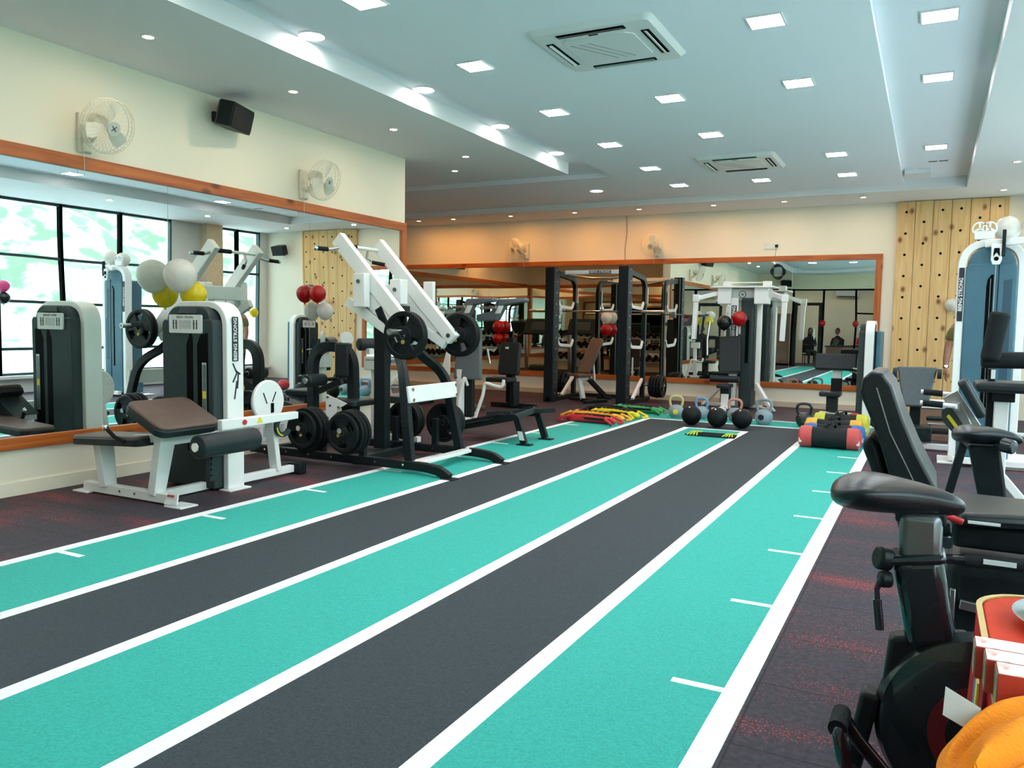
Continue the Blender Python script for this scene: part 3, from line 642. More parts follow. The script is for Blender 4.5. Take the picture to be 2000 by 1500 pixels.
# --- prone leg curl
t = T('leg_curl_machine', 'white framed prone leg curl machine with brown angled pad and dark weight tower', 'gym machine', (-5.1, 4.1, 0))
tower(t, -5.36, -4.71, 4.335, 4.42, 4.585, 1.445, SHR, SHRD)
decal(t, (-4.7085, 4.50, 1.16), .34, .062, (0, 0, 1), (0, -1, 0))
q = MB()                                                 # angular emblem under the lettering
for a, b in (((4.475, .975), (4.515, .90)), ((4.515, .90), (4.475, .83)), ((4.50, .92), (4.55, .89)), ((4.53, .90), (4.52, .78)), ((4.515, .84), (4.49, .70))):
    q.beam((-4.7085, a[0], a[1]), (-4.7085, b[0], b[1]), .003, .012, (0, 1, 0))
q.obj('emblem', DECAL, t, smooth=0)
q = MB(); q.beam((-5.60, 3.88, .045), (-4.66, 3.88, .045), .07, .07); q.obj('base_bar', WHITE, t, .006)
for x, w_ in ((-5.60, .13), (-4.59, .15)): q = MB(); q.beam((x-.085, 3.88, .006), (x+.085, 3.88, .006), w_, .012); q.obj('foot_plate', WHITE, t, .003)
q = MB(); q.prism([(-.06, 0), (.06, 0), (.045, .085), (-.045, .085)], (-4.612, 3.805, .02), (1, .1, 0), (0, .35, 1), -.012); f_ = q.obj('warning_cap', PLAC, t, .004)
q = MB(); q.prism([(-.03, .06), (.03, .06), (.03, .075), (-.03, .075)], (-4.612, 3.7895, .02), (1, .1, 0), (0, .35, 1), -.002); q.obj('red_print', REDM, f_, smooth=0)
for xa, xb, z in ((-5.36, -5.42, .40), (-4.84, -4.745, .50)):
    q = MB(); q.beam((xa, 3.88, .06), (xb, 3.89, z), .10, .07, (1, 0, 0), .13, .07); q.obj('leg', WHITE, t, .005)
bolts(t, [(-5.18, 3.845, .05), (-5.02, 3.845, .05), (-4.80, 3.845, .28), (-4.79, 3.845, .47)], (0, -1, 0))
q = MB(); q.beam((-5.47, 3.87, .40), (-4.72, 3.87, .475), .06, .06); q.obj('bench_rail', WHITE, t, .005)
for x, z in ((-4.88, .04), (-4.78, .44)): q = MB(); q.beam((x, 3.91, z), (x, 4.42, z), .06, .06); q.obj('cross_tie', WHITE, t, .005)
q = MB(); q.prism(rrect(.74, .27, .06, 5), (-5.22, 3.88, .463), (1, 0, .055), (0, 1, 0), -.055); q.obj('torso_pad', BROWN, t, .012, 3)
q = MB(); q.use(VINYL).prism(rrect(.75, .28, .06, 5), (-5.22, 3.88, .447), (1, 0, .055), (0, 1, 0), -.055); q.obj('torso_pad_edge', None, t, .010, 3)
th = Vector((1, 0, -.46)).normalized()
q = MB(); q.prism(rrect(.40, .52, .07, 5), (-4.70, 3.93, .655), th, (0, 1, 0), -.03); q.obj('thigh_pad', BROWN, t, .014, 3)
q = MB(); q.prism(rrect(.41, .53, .07, 5), (-4.708, 3.93, .632), th, (0, 1, 0), -.055); q.obj('thigh_pad_edge', VINYL, t, .012, 3)
q = MB(); q.prism([(-.26, 0), (.14, 0), (.10, .11), (-.02, .15)], (-4.78, 4.0, .48), (1, 0, 0), (0, 0, 1), -.22); q.obj('pad_bracket', SHR, t, .01)
for y in (3.72, 4.06):
    q = MB(); q.tube([(-4.98, y+.02, .44), (-5.06, y, .47), (-5.12, y-.02, .53)], .014, 10); g = q.obj('hand_grip', FOAM, t)
    q = MB(); q.sph((-5.125, y-.022, .535), .022, 14); q.obj('chrome_tip', CHROME, g)
q = MB(); q.cyl((-4.43, 3.88, .43), (-4.43, 4.42, .43), .083, seg=28); q.obj('ankle_roller', VINYL, t, .02, 3)
q = MB(); q.cyl((-4.43, 3.862, .43), (-4.43, 3.88, .43), .034, seg=20); q.obj('roller_cap', CHROME, t, .004)
q = MB(); q.beam((-4.50, 4.10, .41), (-4.56, 4.12, .15), .05, .07, (0, 1, 0)); q.obj('roller_arm', SHR, t, .006); bolts(t, [(-4.50, 4.072, .36-.04*k) for k in range(5)], (.3, -1, 0), .006, SHRD, 'adjust_holes')
q = MB(); q.beam((-4.665, 4.30, .52), (-4.665, 5.12, .525), .05, .085, (0, 0, 1), .05, .06); a_ = q.obj('lever_arm', WHITE, t, .008)
q = MB(); q.cyl((-4.638, 4.52, .525), (-4.630, 4.52, .525), .02, seg=16); q.obj('red_pivot_cap', RED, a_)
q = MB(); q.prism([(-.03, 0), (.03, 0), (0, .05)], (-4.6385, 4.68, .505), (0, 1, 0), (0, 0, 1), .002); q.obj('warning_triangle', YEL, a_, smooth=0)
q = MB(); q.lathe([(0, -.02), (.165, -.02), (.175, -.01), (.175, .01), (.165, .02), (0, .02)], (-4.80, 4.93, .645), (1, 0, 0), 40); c_ = q.obj('cam_disc', WHITE, t)
q = MB(); q.beam((-4.777, 4.86, .72), (-4.777, 4.90, .63), .004, .010, (1, 0, 0)).beam((-4.777, 5.0, .72), (-4.777, 4.96, .64), .004, .010, (1, 0, 0)).box((-4.775, 4.96, .59), (.006, .03, .08)); q.obj('cam_slot', SHRD, c_, smooth=0)
q = MB(); q.lathe([(.055, -.012), (.095, -.012), (.095, .012), (.055, .012)], (-4.72, 5.02, .44), (1, 0, 0), 24, closed=True, a0=PI*.25, a1=PI*1.35); c_ = q.obj('range_sector', SHR, t)
q = MB()
for k in range(8):
    a = PI*.75+k*.17; q.box((-4.706, 5.02+.08*math.cos(a+PI*.3), .44+.08*math.sin(a+PI*.3)), (.003, .012, .012))
q.obj('yellow_numbers', YEL, c_, smooth=0)
q = MB(); q.beam((-4.80, 4.60, .05), (-4.80, 5.25, .05), .06, .06).beam((-4.80, 5.02, .06), (-4.80, 4.95, .55), .05, .09, (1, 0, 0)); q.obj('rear_frame', WHITE, t, .006)
q = MB(); q.box((-4.78, 5.25, .05), (.14, .09, .10)); q.obj('rear_foot', RUB, t, .01)

# --- weight plates
def plate_proto(R_=.215, th_=.038):
    t = T('weight_plate', 'x', 'weight plate', (0, 0, 0), 'weight plates', local=True)        # axis along y, front face -y
    q = MB()
    q.lathe([(.026, -th_/2), (.075, -th_/2), (.082, -th_/2+.006), (.082, th_/2-.006), (.075, th_/2), (.026, th_/2)], (0, 0, 0), (0, 1, 0), 36, closed=True)
    q.lathe([(R_-.045, -th_/2+.006), (R_-.038, -th_/2), (R_-.008, -th_/2), (R_, -th_/2+.008), (R_, th_/2-.008), (R_-.008, th_/2), (R_-.038, th_/2), (R_-.045, th_/2-.006)], (0, 0, 0), (0, 1, 0), 48, closed=True)
    for k in range(3): q.lathe([(.078, -th_/2+.007), (R_-.042, -th_/2+.007), (R_-.042, th_/2-.007), (.078, th_/2-.007)], (0, 0, 0), (0, 1, 0), 14, closed=True, a0=k*2*PI/3+.35, a1=(k+1)*2*PI/3-.35)
    q.obj('disc', RUB, t)
    q = MB(); q.lathe([(.0245, -th_/2-.001), (.031, -th_/2-.001), (.031, th_/2+.001), (.0245, th_/2+.001)], (0, 0, 0), (0, 1, 0), 24, closed=True); q.obj('hub_ring', DSTEEL, t)
    q = MB(); q.lathe([(.013, -th_/2-.002), (.018, -th_/2-.002), (.018, -th_/2+.001), (.013, -th_/2+.001)], (.0, 0, -.058), (0, 1, 0), 20, closed=True); b = q.obj('yellow_ring', YEL, t)
    text('10', .02, LETTER, b, (0, -th_/2-.001, -.058), (1, 0, 0), (0, 0, 1))
    return t
PL = plate_proto(); PL_used = [False]
def plate(loc, rot, label, group='weight plates on the plate-loaded machine', s=1):
    if not PL_used[0]:
        PL_used[0] = True; PL.location = loc; PL.rotation_euler = rot; PL['label'] = label; PL['group'] = group; PL.scale = (s,)*3; return PL
    return dup(PL, loc, rot, label, group, s)
WHICH = ['outermost', 'second from the outside', 'third from the outside', 'innermost']

# --- plate-loaded pulldown
t = T('plate_loaded_pulldown', 'tall plate-loaded pulldown machine with white lever arms and black frame', 'gym machine', (-4.8, 6.2, 0))
for k, (y, yf) in enumerate(((5.75, 5.62), (6.68, 6.68))):
    q = MB(); q.rtube([(-5.80, y, .075), (-3.80, y, .075), (-3.62, y-.03, .06), (-3.52, y-.05, .012)], .065, .075, (0, 1, 0), rad=.12); r_ = q.obj('base_rail', BLACK, t, .006)
    q = MB(); q.box((-3.52, y-.05, .008), (.13, .10, .014)); q.obj('foot', BLACK, t, .004)
    bolts(t, [(-5.6+.27*i, y-.034, .08) for i in range(4)]+[(-4.3, y-.034, .08), (-4.0, y-.034, .08)], (0, -1, 0))
for x in (-5.62, -4.55): q = MB(); q.beam((x, 5.75, .06), (x, 6.68, .06), .07, .07); q.obj('cross_bar', BLACK, t, .006)
q = MB(); q.beam((-3.91, 5.78, .09), (-3.91, 6.66, .09), .10, .03).cyl((-3.91, 5.76, .09), (-3.91, 5.79, .09), .03).cyl((-3.91, 6.64, .09), (-3.91, 6.67, .09), .03); q.obj('front_tie', WHITE, t, .005)
# slanted uprights
for y0_, y1_, y2_ in ((5.80, 5.90, 6.12), (6.64, 6.58, 6.42)):
    q = MB(); q.rtube([(-3.99, y0_, .10), (-4.13, y1_, .84), (-4.34, y2_, 1.02), (-4.56, y2_, 1.44)], .06, .085, (.05, 1, 0), rad=.16); q.obj('upright', BLACK, t, .006)
q = MB(); q.prism([(0, 0), (.80, 0), (.80, .15), (0, .15)], (-4.045, 5.84, .60), (0, 1, 0), (-.15, 0, 1), .03); cp = q.obj('cross_plate', WHITE, t, .008)
bolts(cp, [(-4.01, 5.88, .63), (-4.02, 5.88, .72), (-4.01, 6.60, .63), (-4.02, 6.60, .72)], (1, 0, 0), .016)
# central column, head
q = MB(); q.beam((-4.72, 6.38, .08), (-4.72, 6.38, 1.46), .10, .13, (1, 0, 0)); q.obj('column', BLACK, t, .008)
q = MB(); q.beam((-4.95, 6.38, 1.44), (-4.45, 6.38, 1.44), .16, .06).beam((-4.75, 6.38, 1.46), (-4.35, 6.38, 1.22), .10, .08, (0, 0, 1)); q.obj('head_bracket', BLACK, t, .008)
q = MB(); q.beam((-4.74, 6.06, 1.60), (-4.74, 6.80, 1.60), .10, .15); q.obj('pivot_box', WHITE, t, .008)
for cx_, cy_2, dd in ((-4.70, 6.03, (.13, .09, .31)), (-4.70, 6.80, (.13, .09, .28)), (-4.56, 6.42, (.13, .12, .24)), (-4.57, 6.97, (.12, .05, .26))):
    q = MB(); q.box((cx_, cy_2, 1.60), dd); q.obj('pivot_housing', WHITE, t, .008)
bolts(t, [(-4.70, 5.98, 1.68), (-4.56, 6.355, 1.62)], (0, -1, 0), .02, DSTEEL, 'pivot_bolt')
for k, (y, yo) in enumerate(((6.12, 6.0), (6.74, 6.88))):
    q = MB(); q.beam((-5.05, y, 2.10), (-4.13, y, 1.15), .075, .14, (0, 0, 1), .075, .125); ar = q.obj('lever_arm', WHITE, t, .006)
    q = MB(); q.prism([(-4.72, 1.74), (-4.44, 1.50), (-4.24, 1.27), (-4.36, 1.19), (-4.72, 1.47)], (0, y+.025, 0), (1, 0, 0), (0, 0, 1), .05); q.obj('arm_gusset', WHITE, ar, .006)
    q = MB(); q.beam((-4.93, y, 1.50), (-4.22, y, 1.10), .06, .09, (0, 0, 1)); q.obj('lower_link', WHITE, ar, .006)
    sgn = -1 if k == 0 else 1
    bolts(ar, [(-4.17, y-.04, 1.19)], (0, -1, 0), .022, DSTEEL, 'end_bolt')
    q = MB(); yy = (5.77, 5.98) if k == 0 else (6.92, 7.16)
    q.cyl((-4.14, y, 1.225), (-4.14, 5.76 if k == 0 else 7.16, 1.225), .0245, seg=20); q.obj('plate_horn', CHROME, t)
    q = MB(); ye = 5.70 if k == 0 else 7.22; q.lathe([(.014, -.008), (.029, -.008), (.029, .008), (.014, .008)], (-4.14, ye, 1.225), (0, 1, 0), 20, closed=True).cyl((-4.14, ye, 1.225), (-4.14, 5.80 if k == 0 else 7.1, 1.225), .025, seg=16); q.obj('horn_tip', STEEL, t)
    q = MB(); q.tube([(-5.0, y, 2.02), (-5.03, y+sgn*.06, 2.0), (-5.05, y+sgn*.12, 1.985), (-5.06, y+sgn*.30, 1.98)], .016, 12); h_ = q.obj('outer_handle', STEEL, t)
    q = MB(); q.cyl((-5.055, y+sgn*.15, 1.983), (-5.06, y+sgn*.29, 1.98), .021, seg=16); q.obj('grip', FOAM, h_); q = MB(); q.sph((-5.06, y+sgn*.305, 1.98), .024, 14); q.obj('chrome_tip', CHROME, h_)
q = MB(); q.cyl((-5.03, 6.14, 2.035), (-5.03, 6.72, 2.035), .017, seg=14); hb = q.obj('top_handle_bar', WHITE, t); q = MB(); q.cyl((-5.03, 6.18, 2.035), (-5.03, 6.36, 2.035), .024, seg=14); q.obj('grip', FOAM, hb)
q = MB(); q.tube([(-5.03, 6.55, 2.02), (-5.05, 6.56, 1.95), (-4.98, 6.60, 1.90), (-4.9, 6.66, 1.885)], .013, 10); hb = q.obj('drop_handle', STEEL, t); q = MB(); q.cyl((-5.0, 6.58, 1.905), (-4.9, 6.66, 1.885), .019); q.obj('grip', FOAM, hb)
# arched rear post with knee rollers, chest pad, seat
q = MB(); q.rtube([(-5.50, 6.28, .10), (-5.50, 6.28, 1.06), (-5.05, 6.34, 1.06), (-5.03, 6.34, .30)], .08, .10, (.13, 1, 0), rad=.22, n=8); q.obj('arched_post', BLACK, t, .008)
q = MB(); q.box((-5.13, 6.30, .93), (.15, .10, .34), (0, 0, R(12))); q.obj('chest_pad', VINYL, t, .02, 3)
for y in (6.02, 6.48):
    q = MB(); q.cyl((-5.26, y-.12, .74), (-5.26, y+.14, .74), .062, seg=24); rl = q.obj('knee_roller', VINYL, t, .018, 3)
    q = MB(); q.cyl((-5.26, y-.13, .74), (-5.26, y-.115, .74), .03, seg=18); q.obj('chrome_cap', CHROME, rl, .003)
q = MB(); q.cyl((-5.26, 5.95, .74), (-5.26, 6.6, .74), .018).beam((-5.45, 6.28, .60), (-5.15, 6.30, .72), .05, .06); q.obj('roller_axle', BLACK, t, .003)
q = MB(); q.prism(rrect(.30, .36, .05), (-4.99, 6.28, .555), (1, 0, 0), (0, 1, 0), -.06); q.obj('seat', VINYL, t, .014, 3)
q = MB(); q.prism([(-.10, .12), (.16, .04), (.05, -.02), (-.02, -.14), (-.10, -.14)], (-5.06, 6.07, .49), (1, 0, 0), (0, 0, 1), -.012); sb = q.obj('seat_bracket', WHITE, t, .003); bolts(sb, [(-5.13, 6.065, .58), (-5.10, 6.065, .50), (-5.13, 6.065, .38), (-5.0, 6.065, .49)], (0, -1, 0), .012, DSTEEL)
q = MB(); q.beam((-5.0, 6.20, .10), (-5.0, 6.20, .50), .08, .08, (1, 0, 0)); q.obj('seat_post', BLACK, t, .006)
# storage horns
HORN = [(-4.93, 5.75, .36, -1), (-4.47, 5.75, .37, -1), (-4.78, 6.70, .33, 1), (-4.30, 6.70, .34, 1)]
for x, y, z, sg in HORN: q = MB(); q.cyl((x, y, z), (x, y+sg*.32, z), .024, seg=18); q.obj('storage_horn', CHROME, t)
for x, y, z, sg in HORN: q = MB(); q.beam((x, y-sg*.01, .09), (x, y-sg*.01, z+.03), .06, .05, (0, 1, 0)); q.obj('horn_post', BLACK, t, .005)
# plates on the arms
for k, y in enumerate((5.915, 5.96)): plate((-4.14, y, 1.195), (0, .3*k, 0), 'black weight plate on the near arm of the white-armed machine, %s' % ('camera side' if k == 0 else 'arm side'))
for k, y in enumerate((6.85, 6.895)): plate((-4.14, y, 1.195), (0, .5+.4*k, 0), 'black weight plate on the far arm of the white-armed machine, %s' % ('arm side' if k == 0 else 'back wall side'))
nm = ['low left', 'low right', 'far left', 'far right']
for j, (x, y, z, sg) in enumerate(HORN):
    for k in range(4):
        yy = y+sg*(.27-.046*k)
        s_ = (.78, .93, .95, .95)[k] if j == 0 else (.80, .9, .9, .92)[k]
        plate((x, yy, z-.026*s_), (0, .35*k+j, PI if sg > 0 else 0), 'black weight plate, %s on the %s horn of the white-armed machine' % (WHICH[k], nm[j]), s=s_)

# --- low black T-bar row platform beyond it
t = T('row_platform', 'low black ramp-shaped foot platform frame standing across the far left green lane', 'gym machine', (-4.3, 8.0, 0))
q = MB(); q.beam((-5.1, 7.86, .06), (-4.05, 7.86, .30), .05, .10).beam((-5.1, 8.30, .06), (-4.0, 8.32, .33), .05, .10); q.obj('side_rail', BLACK, t, .006)
q = MB(); q.prism([(-.05, -.26), (.62, -.26), (.62, .26), (-.05, .26)], (-4.58, 8.08, .175), (1, 0, .23), (0, 1, 0), .02); q.obj('tread_plate', GLOSSB, t, .004)
for y in (7.80, 8.34):
    q = MB(); q.rtube([(-4.18, y, .28), (-3.97, y, .30), (-3.86, y-.02, .02)], .05, .07, (0, 1, 0), rad=.03); lg = q.obj('leg', BLACK, t, .006)
    q = MB(); q.box((-3.85, y-.02, .010), (.16, .10, .014)); q.obj('foot', BLACK, lg, .003)
q = MB(); q.prism([(-.03, 0), (.03, 0), (.03, .10), (-.03, .10)], (-3.868, 7.74, .06), (1, 0, 0), (-.3, 0, 1), -.002); q.obj('white_label', PLAC, t, smooth=0)
q = MB(); q.rtube([(-3.99, 7.80, .30), (-3.99, 8.34, .335)], .03, .06, (1, 0, 0)); q.obj('front_bar', SHR, t, .004)
q = MB(); q.beam((-4.4, 7.9, .30), (-3.78, 8.42, .34), .02, .05); q.obj('grip_bar', BLACK, t, .004)
bolts(t, [(-4.9+.25*i, 7.832, .10+.058*i) for i in range(4)], (0, -1, 0))

# --- small seated machine between the pulldown and the partition end
t = T('leg_extension_machine', 'white machine with black roller and white disc between pulldown machine and mirror end', 'gym machine', (-5.55, 7.5, 0))
q = MB(); q.cyl((-5.62, 7.15, 1.06), (-5.42, 7.55, 1.06), .07, seg=24); q.obj('roller', VINYL, t, .02, 3)
q = MB(); q.lathe([(0, -.015), (.075, -.015), (.08, 0), (.075, .015), (0, .015)], (-5.70, 7.05, 1.12), (1, -.6, 0), 28); q.obj('white_disc', WHITE, t)
q = MB(); q.bx(-5.58, -5.36, 7.2, 7.35, .78, .93); b_ = q.obj('white_box', WHITE, t, .008); text('BEING STRONG', .022, INK, b_, (-5.47, 7.199, .89), (1, 0, 0), (0, 0, 1))
q = MB(); q.bx(-5.52, -5.44, 7.25, 7.33, .04, .78).beam((-5.6, 7.3, .04), (-4.9, 7.3, .04), .07, .06).bx(-5.56, -5.50, 7.2, 7.5, .95, 1.02); q.obj('frame', WHITE, t, .006)
q = MB(); q.bx(-5.35, -4.95, 7.25, 7.6, .42, .50).bx(-5.2, -5.1, 7.4, 7.5, .04, .42); q.obj('seat', VINYL, t, .02, 3)
# ================================================================== BACK OF THE ROOM
# --- smith machine / rack
t = T('power_rack', 'tall black smith machine rack with barbell in front of the back mirror', 'rack', (-5.1, 13.0, 0))
for x in (-5.77, -4.46):
    q = MB(); q.bx(x-.085, x+.085, 12.50, 12.68, .0, 2.29); q.obj('front_post', BLACK, t, .012, 3)
    q = MB(); q.bx(x-.05, x+.06, 12.70, 12.78, .0, 2.26); q.obj('guide_channel', BLACK, t, .006)
    bolts(t, [(x+.087, 12.60, .15+.19*k) for k in range(12)], (1, 0, 0), .012, STEEL)
    q = MB(); q.rtube([(x, 12.6, 2.22), (x, 13.62, 2.14), (x, 13.62, .03)], .07, .09, (1, 0, 0), rad=.22, n=8); q.obj('rear_frame', BLACK, t, .006)
    q = MB(); q.beam((x, 12.5, .04), (x, 13.95, .04), .08, .07); q.obj('base_beam', BLACK, t, .006)
    q = MB(); q.beam((x, 13.6, .40), (x, 13.1, .08), .05, .05, (1, 0, 0)); q.obj('white_brace', WHITE, t, .004)
    for z in (1.62, .95):
        q = MB(); q.rtube([(x+.02, 12.80, z+.13), (x+.02, 12.90, z+.02), (x+.02, 13.42, z), (x+.02, 13.50, z+.11)], .03, .055, (1, 0, 0), rad=.05); q.obj('safety_hook', WHITE, t, .005)
for x in (-5.72, -4.41): q = MB(); q.bx(x-.02, x+.02, 13.57, 13.60, 1.72, 1.98); q.obj('instruction_plate', STEEL, t, smooth=0)
q = MB(); q.beam((-5.70, 13.0, 2.23), (-4.52, 13.0, 2.23), .05, .07); b_ = q.obj('top_cross_bar', WHITE, t, .006); decal(b_, (-5.05, 12.972, 2.23), .40, .055, (1, 0, 0), (0, 0, 1))
q = MB(); q.tube([(-5.7, 13.3, 2.19), (-5.3, 13.25, 2.14), (-4.9, 13.25, 2.14), (-4.5, 13.3, 2.19)], .02, 12); q.obj('pull_up_bar', STEEL, t)
q = MB(); q.cyl((-6.33, 12.86, 1.56), (-3.88, 12.86, 1.56), .015, seg=14); b_ = q.obj('barbell', CHROME, t)
for s in (-1, 1): q = MB(); q.cyl((-5.1+s*.86, 12.86, 1.56), (-5.1+s*1.22, 12.86, 1.56), .025, seg=16); q.obj('sleeve', STEEL, b_); q = MB(); q.box((-5.115+s*.63, 12.84, 1.56), (.09, .10, .13)); q.obj('slider', STEEL, b_, .01)
for s, x in ((-1, -5.81), (1, -4.42)):
    q = MB(); q.cyl((x, 13.62, .30), (x+s*.36, 13.62, .30), .025); q.obj('storage_horn', CHROME, t)
    for k in range(5):
        plate((x+s*(.33-.05*k), 13.62, .28), (0, 0, R(90*s)), 'black weight plate on the %s side of the smith rack, %s' % ('right' if s > 0 else 'left', WHICH[min(k, 3)] if k != 3 else 'fourth from the outside'), 'weight plates stored on the smith rack', (.9, .92, .95, .9, .85)[k])
q = MB(); q.beam((-5.7, 13.9, .04), (-4.5, 13.9, .04), .07, .06); q.obj('rear_base_bar', BLACK, t, .005)
# --- incline bench inside the rack
t = T('incline_bench', 'adjustable incline bench with brown backrest set inside the black rack', 'bench', (-5.2, 12.75, 0))
u = Vector((.37, 0, .58)).normalized()
q = MB(); q.prism(rrect(.70, .28, .05), Vector((-5.10, 12.8, .78)), u, (0, 1, 0), .05); q.obj('backrest', BROWN, t, .014, 3)
q = MB(); q.prism(rrect(.34, .28, .05), (-5.42, 12.8, .44), (1, 0, -.08), (0, 1, 0), .05); q.obj('seat', BROWN, t, .014, 3)
q = MB(); q.beam((-5.42, 12.8, .42), (-5.30, 12.8, .05), .05, .09, (1, 0, 0)).beam((-5.45, 12.8, .40), (-5.1, 12.8, .40), .06, .05); q.obj('front_leg', WHITE, t, .005)
q = MB(); q.beam((-5.20, 12.8, .42), (-4.72, 12.8, .08), .06, .08, (1, 0, 0)).beam((-4.72, 12.65, .04), (-4.72, 12.95, .04), .06, .05); q.obj('rear_leg', BLACK, t, .005)
q = MB(); q.beam((-5.05, 12.8, .70), (-5.0, 12.8, .35), .03, .03, (1, 0, 0)); q.obj('support_strut', WHITE, t, .003)
q = MB(); q.beam((-5.55, 12.55, .03), (-5.05, 12.50, .03), .09, .05).beam((-5.3, 12.52, .04), (-5.3, 13.1, .04), .07, .05); q.obj('base_bar', BLACK, t, .006)
q = MB(); q.cyl((-5.56, 12.55, .06), (-5.56, 12.60, .06), .035); q.obj('wheel', RUB, t); t.rotation_euler = (0, 0, R(72)); t.location = (-5.20, 12.98, 0)

# --- cable crossover / multi gym by the mirror
t = T('multi_station_gym', 'white and black multi-station cable gym standing against the back mirror', 'gym machine', (-2.7, 13.5, 0))
q = MB(); q.bx(-2.74, -2.54, 13.32, 13.75, .03, 1.80); q.obj('weight_tower', SHR, t, .03, 3)
q = MB(); q.bx(-2.50, -2.44, 13.4, 13.56, .30, 1.80); q.obj('white_mast', WHITE, t, .006)
q = MB(); q.bx(-2.655, -2.60, 13.314, 13.322, .75, 1.45); q.obj('slot', SHRD, t, smooth=0)
q = MB(); q.bx(-2.90, -2.78, 13.30, 13.42, .05, 1.80); q.obj('white_column', WHITE, t, .006); decal(t, (-2.845, 13.295, 1.42), .52, .085, (0, 0, 1), (-1, 0, 0))
q = MB(); q.bx(-3.10, -2.30, 13.40, 13.60, 1.80, 1.95); h_ = q.obj('head_beam', WHITE, t, .01, 3)
for x in (-3.0, -2.42): q = MB(); q.bx(x-.11, x+.11, 13.25, 13.5, 1.70, 1.97); q.obj('head_box', WHITE, t, .012, 3)
q = MB(); q.bx(-3.22, -2.22, 13.2, 13.7, 1.96, 1.985).bx(-3.05, -2.93, 13.36, 13.5, 1.98, 2.07).bx(-2.42, -2.30, 13.36, 13.5, 1.98, 2.07).cyl((-3.0, 13.4, 2.05), (-2.36, 13.4, 2.05), .008); q.obj('head_plate', WHITE, h_, .004)
for sg, x0, x1 in ((-1, -3.05, -3.43), (1, -2.35, -2.04)):
    y = 13.15; q = MB(); q.beam((x0, 13.35, 1.90), (x1, y, 1.78), .06, .07); q.obj('swing_arm', WHITE, t, .006)
    q = MB(); q.box((x1, y, 1.79), (.10, .10, .12)); q.obj('arm_joint', WHITE, t, .01)
    q = MB(); q.beam((x1, y, 1.74), (x1-.02, y, 1.12), .075, .075, (1, 0, 0)); q.obj('hanging_arm', WHITE, t, .008)
q = MB(); q.beam((-2.46, 13.35, .42), (-2.16, 13.10, .03), .06, .06).beam((-2.5, 13.46, .05), (-2.14, 13.2, .02), .06, .03); q.obj('white_brace', WHITE, t, .005)
q = MB(); q.beam((-3.0, 13.35, .38), (-3.35, 13.55, .03), .05, .05).beam((-3.4, 13.6, .03), (-2.4, 13.6, .03), .06, .05).beam((-2.9, 13.0, .03), (-2.9, 13.6, .03), .1, .05); q.obj('base_frame', WHITE, t, .005)
q = MB(); q.beam((-2.88, 13.22, 1.18), (-2.84, 13.10, .60), .34, .06, (0, -1, 0)); q.obj('backrest', VINYL, t, .02, 3)
q = MB(); q.beam((-3.10, 12.98, .60), (-2.68, 12.98, .60), .04, .03).cyl((-3.12, 12.98, .50), (-2.66, 12.98, .50), .055); q.obj('thigh_roller', VINYL, t, .01)
q = MB(); q.bx(-2.98, -2.78, 12.80, 13.15, .36, .42).bx(-2.96, -2.80, 13.0, 13.1, .12, .40); q.obj('seat', VINYL, t, .02, 3)
q = MB(); q.bx(-2.94, -2.82, 12.98, 13.10, .02, .26).bx(-3.02, -2.80, 12.70, 12.80, .0, .05).beam((-2.88, 12.7, .04), (-2.88, 13.1, .04), .06, .05); q.obj('seat_stand', WHITE, t, .006)
for k, (x, z) in enumerate(((-3.28, 1.5), (-3.18, 1.42))):
    q = MB(); q.tube([(x, 13.1, z), (x-.03, 13.08, z-.3), (x-.02, 13.07, z-.55)], .018, 8); q.obj('cable_handle', STEEL if k else FOAM, t)
q = MB(); q.lathe([(.045, -.008), (.06, -.008), (.06, .008), (.045, .008)], (-2.70, 13.2, 1.85), (0, 1, 0), 24, closed=True).cyl((-2.70, 13.19, 1.85), (-2.70, 13.21, 1.85), .02); q.obj('pulley', DSTEEL, t)

# --- preacher station in front of mirror
t = T('preacher_curl_bench', 'white-stemmed preacher curl stand with wide black arm pad near the right mirror edge', 'gym machine', (-1.2, 12.5, 0))
q = MB(); q.prism(rrect(.56, .24, .04), (-1.18, 12.28, .865), (1, 0, 0), (0, .35, 1), -.07); q.obj('arm_pad', VINYL, t, .02, 3)
q = MB(); q.bx(-1.22, -1.10, 12.34, 12.44, .55, .80); q.obj('stem', WHITE, t, .006); q = MB(); q.bx(-1.235, -1.09, 12.33, 12.45, .42, .62); q.obj('collar', BLACK, t, .01)
q = MB(); q.bx(-1.36, -1.08, 12.05, 12.35, .37, .44).bx(-1.27, -1.12, 12.14, 12.28, .15, .38); q.obj('seat', VINYL, t, .02, 3)
q = MB(); q.bx(-1.24, -1.06, 12.12, 12.5, .0, .14).beam((-1.18, 12.0, .04), (-1.18, 13.1, .04), .08, .07).bx(-1.45, -.95, 13.0, 13.08, 0, .07); q.obj('base_frame', WHITE, t, .006)
q = MB(); q.tube([(-1.0, 12.3, .78), (-.86, 12.2, .76)], .014); q.tube([(-1.0, 12.34, .74), (-.86, 12.26, .70)], .014); q.obj('grip_bar', STEEL, t)
t = T('weight_tower_machine', 'narrow white-edged weight tower seen side-on beside the mirror frame', 'gym machine', (-.74, 12.25, 0), rz=R(-90), local=True)
tower(t, -.33, .33, -.13, -.045, .065, 1.44, SHR, SHRD)
q = MB(); q.bx(-.28, .28, .09, .16, .02, 1.30); q.obj('back_cover', BLUES, t, .02, 3)

